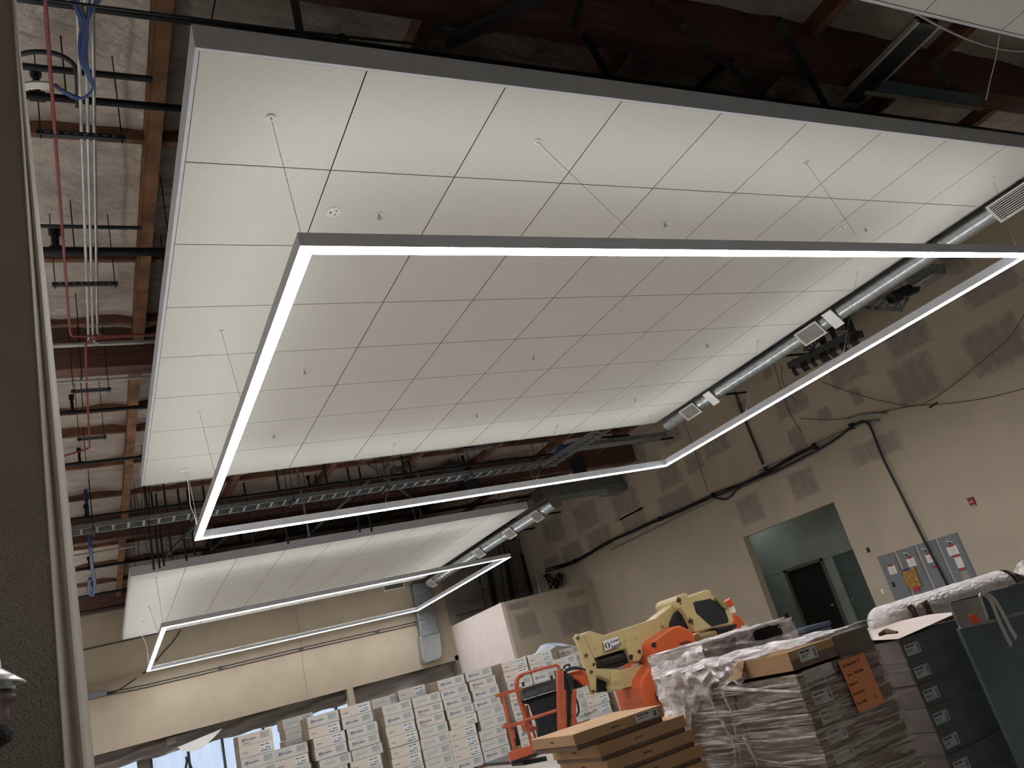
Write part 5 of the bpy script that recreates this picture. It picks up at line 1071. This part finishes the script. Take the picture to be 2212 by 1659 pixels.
# ---------------------------------------------------------------- pipes, conduits and hangers under the roof
def onZ(px, py, z): return at(px, py, 2, z)
_at = at
def at(px, py, ax, v):
    p = _at(px, py, ax, v)
    if ax == 1 and p.z > 7.95 and v < 20:      # keep members under the roof deck: slide nearer along the sight line
        p = CAM + (p - CAM) * ((7.95 - CAM.z) / (p.z - CAM.z))
    return p
def xpipe(y, z, x0, x1, r, m, lab, name='sprinkler_pipe', heads=(), cat='pipe'):
    t = thing(name, lab, cat, (x0, y, z)); MB().cyl((x0, y, z), (x1, y, z), r, 12).build('pipe', m, t, smooth=True)
    for hx in heads:
        MB().cyl((hx, y, z), (hx, y, z + .22), r * .8, 8).cyl((hx, y, z + .22), (hx, y, z + .30), r * 1.3, 8).build('upright_sprinkler', M_PIPE, t, smooth=True)
        MB().cyl((hx - .06, y, z), (hx + .06, y, z), r * 1.35, 12).build('tee_fitting', M_PIPE, t, smooth=True)
    for k in range(int((x1 - x0) / 2.4)): MB().cyl((x0 + 1.0 + k * 2.4, y, z), (x0 + 1.0 + k * 2.4, y, 8.0), .007, 5).build('hanger_rod', M_PIPE, t)
    return t
xpipe(1.80, 7.15, -9, 15.8, .035, M_PIPE, 'black sprinkler pipe crossing under the roof at upper left, nearest one', heads=(-1.02,))
xpipe(4.24, 7.15, -9, 15.8, .05, M_PIPE, 'thick black sprinkler pipe crossing the left roof strip at mid height', heads=(-.98,))
xpipe(4.05, 7.35, -9, -.1, .022, M_DKSTEEL, 'thinner dark pipe just beside the thick black sprinkler pipe', name='strut_channel')
xpipe(1.62, 7.30, -9, -.1, .03, M_DKSTEEL, 'dark channel just beyond the nearest black sprinkler pipe', name='strut_channel')
xpipe(8.90, 7.15, -9, 15.8, .03, M_PIPE, 'black sprinkler pipe crossing the lower left roof strip', heads=(-.95,))
xpipe(11.35, 7.15, -9, 15.8, .03, M_PIPE, 'black sprinkler pipe seen in the gap between the two clouds, nearer one', heads=(-.9, 3.4, 7.2))
xpipe(14.95, 7.15, -9, 15.8, .035, M_PIPE, 'black sprinkler pipe seen in the gap between the two clouds, farther one', heads=(-.85, 4.1, 8.4))
xpipe(19.2, 7.0, -9, 15.8, .04, M_PIPE, 'black sprinkler pipe just above the near edge of the distant cloud', heads=(-.85, 3.0))
xpipe(22.8, 7.0, -9, 15.8, .04, M_PIPE, 'black sprinkler pipe near the beige back wall at far left', heads=(-.9,))
xpipe(25.2, 7.0, -9, 15.8, .04, M_PIPE, 'last black sprinkler pipe before the beige back wall')
xpipe(6.35, 7.05, -9, 15.8, .028, M_CONDUIT, 'silver conduit crossing in front of the deep timber beam, left strip', name='conduit', cat='conduit')
xpipe(7.2, 6.9, -9, 15.8, .02, M_CONDUIT, 'thin silver conduit across the deep timber beam face, left strip', name='conduit', cat='conduit')
xpipe(17.0, 6.85, -9, 15.8, .025, M_CONDUIT, 'silver conduit across the far deep timber beam between the clouds', name='conduit', cat='conduit')
xpipe(6.5, 7.12, -9, 0, .028, M_CONDUIT, 'second silver conduit of the pair before the deep timber beam', name='conduit', cat='conduit')
for k, (px, lab) in enumerate(((180, 'left'), (193, 'middle'), (206, 'right'))):
    a = onZ(px, 400, 7.0); e = 6.2 if k < 2 else 6.0
    P = [(a.x, -8, 7.0), (a.x, e - .1, 7.0), (a.x + .03, e, 7.0), (a.x + .14, e + .06, 7.0), (1.4, e + .06, 7.0)] if k else [(a.x, -8, 7.0), (a.x, e, 7.0)]
    o = MB().tube(P, .016, 8).build('conduit', M_CONDUIT, smooth=True); tag(o, 'thin silver conduit running down the left roof strip, %s of three' % lab, 'conduit')
a = onZ(128, 400, 6.9)
o = MB().tube([(a.x, -8, 6.9), (a.x, 5.7, 6.9), (a.x + .05, 5.82, 6.9), (.3, 5.85, 6.9), (2.0, 5.85, 6.9)], .015, 8).build('red_pipe', M_RED, smooth=True); tag(o, 'dark red conduit running down the left roof strip and turning right', 'pipe')
o = MB().tube([(.2, 5.95, 6.95), (-.62, 6.0, 6.95), (-.74, 6.1, 6.9), (-.74, 9.8, 6.9), (-.78, 9.95, 6.9), (-1.3, 10.15, 6.85)], .015, 8).build('red_pipe', M_RED, smooth=True); tag(o, 'second red conduit branching further down the left strip', 'pipe')
for y, z, x0, x1, lab in ((1.98, 6.93, -1.05, -.35, 'nearest'), (4.55, 6.93, -1.05, -.38, 'second'), (7.15, 6.75, -.95, -.45, 'third'), (9.15, 6.8, -.92, -.5, 'farthest')):
    t = thing('trapeze_hanger', 'short slotted strut hanging on two rods under the left conduits, %s one' % lab, 'hanger', (x0, y, z))
    MB().box((x0, y - .02, z - .045), (x1, y + .02, z - .0)).build('strut', M_DKSTEEL, t)
    for x in (x0 + .03, x1 - .03): MB().cyl((x, y, z - .08), (x, y, 8.0), .006, 6).build('rod', M_PIPE, t)
    g = MB()
    for k in range(8): g.box((x0 + .06 + k * (x1 - x0 - .1) / 8, y - .0215, z - .03), (x0 + .1 + k * (x1 - x0 - .1) / 8, y - .0195, z - .015))
    g.build('slots', M_GALVD, t)
# blue cable bundle
t = thing('blue_cable_bundle', 'bundle of dark blue cables hanging in a loop at the upper left', 'cable', onZ(190, 100, 7.0))
for k in range(9):
    r = random.Random(k); j = lambda s=.03: r.uniform(-s, s)
    P = [onZ(180 + j(80), -40, 7.0) + Vector((0, 0, j())), onZ(184 + r.uniform(-8, 8), 60, 6.95), onZ(180 + r.uniform(-8, 8), 130, 6.85), onZ(196 + r.uniform(-4, 4), 170, 6.85), onZ(200, 192, 6.85), onZ(180 + r.uniform(-3, 3), 212, 6.85), onZ(150, 205 + r.uniform(-3, 3), 6.9), onZ(118, 183 + r.uniform(-4, 4), 6.95)]
    MB().tube(P, .010, 6).build('cable', M_BLUEC, t, smooth=True)
t = thing('grey_cable_bundle', 'bundle of pale grey cables curving in from the left edge column', 'cable', onZ(80, 185, 6.95))
for k in range(6): MB().tube([onZ(30, 188 + 2.5 * k, 7.0), onZ(60, 178 + 2.5 * k, 7.0), onZ(100, 178 + 2.5 * k, 6.97), onZ(122, 186 + 2 * k, 6.95)], .011, 6).build('cable', M_WIREW if k % 2 else M_CONDUIT, t, smooth=True)
o = MB().tube([onZ(30, 122, 7.05), onZ(70, 112, 7.05), onZ(120, 116, 7.05), onZ(155, 135, 7.05), onZ(166, 160, 7.02), onZ(168, 230, 7.02)], .02, 8).build('flex_conduit', M_DKSTEEL, smooth=True); tag(o, 'curved dark flexible conduit arching above the blue cable loop', 'conduit')
q = onZ(195, 1180, 6.6)
o = MB().tube([(q.x, q.y, 8.0), q, onZ(199, 1225, 6.6), onZ(205, 1262, 6.6), onZ(200, 1285, 6.6), onZ(192, 1280, 6.6), onZ(194, 1250, 6.6)], .04, 8).build('blue_strap', M_BLUEC, smooth=True); tag(o, 'blue cable loop hanging at far left below the cable tray', 'cable')
o = MB().tube([onZ(-20, -20, 6.6), onZ(130, 3, 6.6), onZ(300, 25, 6.6), onZ(420, 40, 6.6), onZ(640, 68, 6.6), onZ(900, 95, 6.6)], .012, 6).build('steel_cable', M_DKSTEEL, smooth=True); tag(o, 'thin dark cable stretched across the top left under the roof', 'cable')
# thin seismic wires beside the cloud
t = thing('seismic_wires', 'curtain of thin dark hanger wires between the timber ledger and the near cloud', 'wire', (.2, 3, 7))
r = random.Random(2)
for k in range(26):
    y = .8 + k * .62; MB().tube([(r.uniform(.12, .5), y + r.uniform(-.2, .2), 7.93), (r.uniform(.05, .35), y + r.uniform(.1, .9), 6.3)], .006, 4).build('wire', M_PIPE, t)
# cable tray across the gap between the clouds
TY, TZ = 13.85, 6.6
t = thing('cable_tray', 'long silver cable tray crossing the gap between the two clouds', 'cable tray', (-1, TY, TZ))
for y in (TY, TY + .45): MB().box((-9, y, TZ), (10.9, y + .03, TZ + .1)).build('side_rail', M_GALVD, t)
for k in range(62): MB().box((-7.6 + k * .3, TY + .03, TZ + .01), (-7.6 + k * .3 + .05, TY + .45, TZ + .04)).build('rung', M_GALVD, t)
for x in (-.75, 1.2, 3.4, 5.7, 8.0, 10.3):
    MB().box((x - .02, TY - .06, TZ - .05), (x + .02, TY + .54, TZ - .005)).build('support_strut', M_DKSTEEL, t)
    for y in (TY - .04, TY + .52): MB().cyl((x, y, TZ - .08), (x, y, 8.0), .008, 6).build('rod', M_PIPE, t)
def barthing(name, lab, cat, a, b, w_, h_, m): return tag(MB().bar(a, b, w_, h_).build(name, m), lab, cat)
t = thing('ladder_rack', 'angled ladder rack with cables crossing toward the taupe wall', 'cable tray', onZ(1250, 975, 6.7))
a, b = onZ(1195, 1003, 6.6), onZ(1318, 925, 6.6); n_ = (b - a).cross(Vector((0, 0, 1))).normalized() * .4
MB().bar(a, b, .04, .1).build('side_rail', M_GALVD, t); MB().bar(a + n_, b + n_, .04, .1).build('side_rail', M_GALVD, t)
for k in range(12): f_ = k / 11; MB().bar(a + (b - a) * f_, a + n_ + (b - a) * f_, .05, .03).build('rung', M_GALVD, t)
o = barthing('strut_rack', 'broad grey rack with holes ending at the taupe wall', 'rack', onZ(1230, 968, 6.75), onZ(1430, 942, 6.75), .4, .12, M_GALVD)
o = barthing('strut_channel', 'short dark strut above the broad grey rack', 'strut', onZ(1300, 945, 6.9), onZ(1358, 940, 6.9), .05, .05, M_PIPE)
t = thing('blue_cable_bundle', 'clump of blue cables looped over the rack right of the gap', 'cable', onZ(1215, 975, 6.7))
for k in range(7):
    r = random.Random(k + 3); MB().tube([onZ(1190 + 6 * k, 1002 - 4 * k, 6.7), onZ(1200 + 6 * k, 975 - 3 * k, 6.85), onZ(1208 + 6 * k, 962 + r.uniform(-3, 3), 6.9), onZ(1218 + 4 * k, 985 - 3 * k, 6.7)], .03, 6).build('cable', M_BLUEC, t, smooth=True)
for px, py in ((1270, 955), (1155, 1010)):
    c = onZ(px, py, 6.70); o = MB().box((c.x - .08, c.y - .08, c.z), (c.x + .08, c.y + .08, c.z + .08)).build('yellow_tag', mat('yellow_tag', (214, 196, 40), .6)); tag(o, 'small yellow tag on the %s' % ('angled ladder rack' if px > 1200 else 'long cable tray near its right end'), 'tag')
# steel braces
def brace(lab, a, b, w_=.09, m=None):
    t = thing('steel_brace', lab, 'brace', a); MB().bar(a, b, w_, .02).build('flange', m or M_GALVD, t)
    d_ = (b - a).normalized(); s_ = d_.cross(Vector((0, 0, 1))).normalized() * (w_ / 2 - .01); MB().bar(a + s_ + Vector((0, 0, -.03)), b + s_ + Vector((0, 0, -.03)), .012, .06).build('web', m or M_GALVD, t); return t
brace('pale steel brace rising to the right across the cable tray', onZ(722, 1103, 6.5), at(838, 1000, 1, 15.6))
brace('second steel brace crossing the first above the cable tray', at(778, 992, 1, 15.4), at(890, 1076, 1, 16.6), .08)
brace('foot of the pale steel brace ending above the distant cloud', onZ(672, 1152, 6.5), onZ(700, 1122, 6.55), .07, M_BLUES)
brace('blue-grey steel brace at left between the big frame and distant cloud', onZ(362, 1198, 6.4), at(425, 1130, 1, 15.0), .12, M_DGREY)
brace('dark punched brace passing right of the frame corner', onZ(440, 1205, 6.4), at(505, 1142, 1, 15.5), .1, M_DKSTEEL)
for k, (px, y0_, py1) in enumerate(((328, 1148, 1228), (340, 1140, 1226), (350, 1145, 1222), (368, 1140, 1205), (398, 1130, 1210), (418, 1140, 1200), (655, 1015, 1160), (900, 980, 1050), (690, 1050, 1100), (712, 1040, 1100), (455, 1160, 1188), (545, 1145, 1180), (620, 1140, 1175), (775, 1120, 1150), (800, 1115, 1150), (890, 1055, 1125), (905, 1060, 1125))):
    zt = 7.7; c = at(px, (y0_ + py1) / 2, 1, 15.2 + (k % 3) * .5); a = Vector((c.x, c.y, c.z - .35 * (py1 - y0_) / 60)); b = Vector((c.x, c.y, 8.0))
    m_ = M_GALVD if k in (6, 7) else M_DKSTEEL
    o = MB().bar(a, b, .045, .045, (0, 1, 0)).build('strut_post', m_); tag(o, 'strut post hanging between the two clouds, %s from the left' % ['first', 'second', 'third', 'fourth', 'fifth', 'sixth', 'tall pale', 'tall pale right-hand', 'ninth', 'tenth', 'short', 'next short', 'middle short', 'right short', 'next right short', 'farther right', 'rightmost'][k], 'strut')
# dark ducts and boxes deeper between the clouds at right
for k, (x0, y0, x1, y1, lab, m_) in enumerate(((960, 1005, 1010, 1035, 'dark square equipment box hanging under the roof between the clouds', M_DGREY), (1000, 1030, 1040, 1062, 'second dark equipment box lower between the clouds', M_DKSTEEL), (870, 975, 905, 1015, 'grey coil unit hanging above the cable tray', M_GALVD), (1245, 985, 1270, 1018, 'dark box by the ladder rack near the taupe wall', M_DKSTEEL))):
    a = at(x0, y0, 1, 16.4); b = at(x1, y1, 1, 16.4); o = MB().box((a.x, 16.4, min(a.z, b.z)), (b.x, 16.9, max(a.z, b.z))).box(((a.x + b.x) / 2 - .02, 16.6, max(a.z, b.z) - .02), ((a.x + b.x) / 2 + .02, 16.64, 8.0)).build('equipment_box', m_, bevel=.02); tag(o, lab, 'box')
t = thing('branch_duct', 'grey rectangular duct branch and hangers under the distant cloud by the wall', 'duct', at(1250, 1080, 0, 14.5))
a = at(1250, 1060, 0, 14.2); MB().box((a.x - 1.6, a.y - .3, a.z - .15), (15.9, a.y + .5, a.z + .25)).build('duct_body', M_GALVD, t, bevel=.02)
a = at(1300, 1070, 0, 15.3); MB().box((a.x - .2, a.y - .7, a.z - .1), (15.95, a.y - .1, a.z + .2)).build('duct_end', M_GALVD, t, bevel=.02)
o = barthing('fixture_strip', 'long pale strip light hanging unlit between the clouds, left of the coil unit', 'light', at(1000, 975, 1, 15.2), at(1085, 960, 1, 15.2), .14, .08, M_GALVD)
o = barthing('fixture_strip', 'second pale strip light hanging unlit between the clouds', 'light', at(845, 985, 1, 15.2), at(905, 975, 1, 15.2), .14, .08, M_GALVD)
# rods and hangers in the dark corner beyond the distant cloud
t = thing('hanger_rods', 'dark rods hanging in the unfinished corner beside the distant cloud', 'rod', at(1100, 1220, 1, 27.0))
for (x0, y0, x1, y1) in ((1040, 1215, 1035, 1262), (1075, 1160, 1090, 1300), (1085, 1165, 1110, 1290), (1115, 1140, 1145, 1285), (1130, 1130, 1160, 1270), (1035, 1240, 1050, 1320), (1098, 1180, 1120, 1290), (1060, 1200, 1075, 1305)):
    MB().tube([at(x0, y0, 1, 26.9), at(x1, y1, 1, 26.9)], .02, 6).build('rod', M_PIPE, t)
for (x0, y0, x1, y1) in ((1052, 1210, 1070, 1310), (1092, 1200, 1108, 1292), (1128, 1195, 1150, 1283)):
    a = at(x0, y0, 1, 27.2); b = at(x1, y1, 1, 27.2); MB().bar(a, b, .22, .05, (0, 1, 0)).build('panel_rib', M_DKSTEEL, t)
MB().tube([at(1150, 1205, 1, 26.5), at(1168, 1282, 1, 26.5)], .05, 10).build('pipe', M_GALV, t, smooth=True)
for (x0, y0, x1, y1) in ((985, 1330, 1040, 1315), (1040, 1275, 1150, 1250), (1060, 1180, 1140, 1160)):
    MB().tube([at(x0, y0, 1, 27.2), at(x1, y1, 1, 27.2)], .02, 6).build('cross_rod', M_DGREY, t)
# ---------------------------------------------------------------- top right: purlins braces, old fixtures
def top(px, py, z=7.3): return onZ(px, py, z)
for k, (a, b, w_, m_, lab) in enumerate((((632, -20), (652, 92), .07, M_DKSTEEL, 'dark steel post at the top left of the near cloud'), ((1245, 40), (1325, 185), .075, M_DKSTEEL, 'long dark brace at top centre leaning right'), ((1255, -10), (1240, 60), .06, M_DKSTEEL, 'dark brace above the long leaning one at top centre'),
        ((1470, 50), (1672, 228), .06, M_DGREY, 'thin grey brace crossing to the lower right at top centre'), ((1605, 102), (1492, 208), .10, M_PIPE, 'thick dark brace crossing the thin grey one'), ((1682, 42), (1790, 240), .07, M_DKSTEEL, 'long dark brace at top right of centre'), ((2010, 130), (2050, 185), .06, M_DKSTEEL, 'short dark brace at top right behind the blue strut'), ((1180, -10), (960, 95), .14, M_DGREY, 'broad shadowed brace at the top left of centre'))):
    o = tag(MB().bar(top(*a), top(*b, 7.0), w_, .05).build('steel_brace', m_), lab, 'brace')
for n_, (a, b, w_, lab) in enumerate((((2005, 45), (1835, 215), .10, 'unlit fluorescent strip at top right, nearer dark channel'),)):
    t = thing('old_strip_light', lab, 'light', top(1920, 130, 7.1)); A0, B0_ = top(*a, 7.1), top(*b, 7.1)
    MB().bar(A0, B0_, .34, .10).build('dark_channel', M_DKSTEEL, t)
    d_ = (B0_ - A0).normalized(); s_ = d_.cross(Vector((0, 0, 1))).normalized()
    for q_ in (-.19, .19): MB().bar(A0 + s_ * q_ + Vector((0, 0, -.02)), B0_ + s_ * q_ + Vector((0, 0, -.02)), .05, .06).build('pale_edge', mat('dusty_white', (170, 166, 150), .6), t)
o = barthing('blue_strut', 'blue-green steel strut with a white edge at top right', 'strut', top(1895, 185, 7.0), top(2110, 218, 7.0), .14, .06, M_BLUES)
o = barthing('white_strut', 'thin white strip just under the blue-green strut at top right', 'strut', top(1868, 200, 6.95), top(2122, 236, 6.95), .04, .03, MATS['dusty_white'])
o = barthing('blue_strut', 'short pale blue strip deep under the roof at top centre', 'strut', top(945, 42, 7.5), top(1065, 62, 7.5), .09, .04, M_BLUES)
o = MB().tube([top(1960, 18, 6.6), top(2040, 62, 6.6), top(2100, 88, 6.6), top(2160, 105, 6.6), top(2230, 112, 6.6)], .014, 6).build('slack_cable', M_CONDUIT, smooth=True); tag(o, 'grey cable drooping below the corner cloud at top right', 'cable')
c = at(2160, 72, 2, ZC); o = MB().tube([c, at(2150, 130, 1, c.y), at(2140, 170, 1, c.y), at(2130, 216, 1, c.y)], .005, 5).build('dangling_wire', M_WIREW, smooth=True); tag(o, 'loose white wire dangling from the corner cloud at top right', 'wire')
for k, (px, py) in enumerate(((735, 75), (1322, 165), (1700, 215))):
    c = top(px, py, 6.5); o = MB().tube([(c.x - .09, c.y, ZC + .2), (c.x, c.y, ZC + .42), (c.x + .03, c.y, ZC + .42), (c.x + .10, c.y, ZC + .2)], .016, 6).build('hanger_clip', M_PIPE, smooth=True); tag(o, 'black V-shaped hanger clip on top of the near cloud, %s one' % ['left', 'middle', 'right'][k], 'hanger')
t = thing('sprinkler_main', 'dark grey pipe running behind the near cloud edge at top', 'pipe', (2, .9, 7.3))
MB().cyl((-1.5, .95, 7.35), (15.8, .95, 7.35), .03, 8).build('pipe', M_DKSTEEL, t, smooth=True)

# small flat print, slots and blades are too fine to pick apart singly
for o in bpy.data.objects:
    if o.parent and o.name.split('.')[0] in ('label_print', 'slots', 'notice_print', 'grille_blades'): o['kind'] = 'stuff'

o = MB().tube([at(1898, 1372, 2, z2 + .04), at(1915, 1364, 2, z2 + .05), at(1938, 1366, 2, z2 + .045)], [.012, .02, .008], 6).build('fibre_scrap', M_FIBRE, smooth=True); tag(o, 'loose brown fibre scrap on the pale sheet in front of the roll', 'scrap')
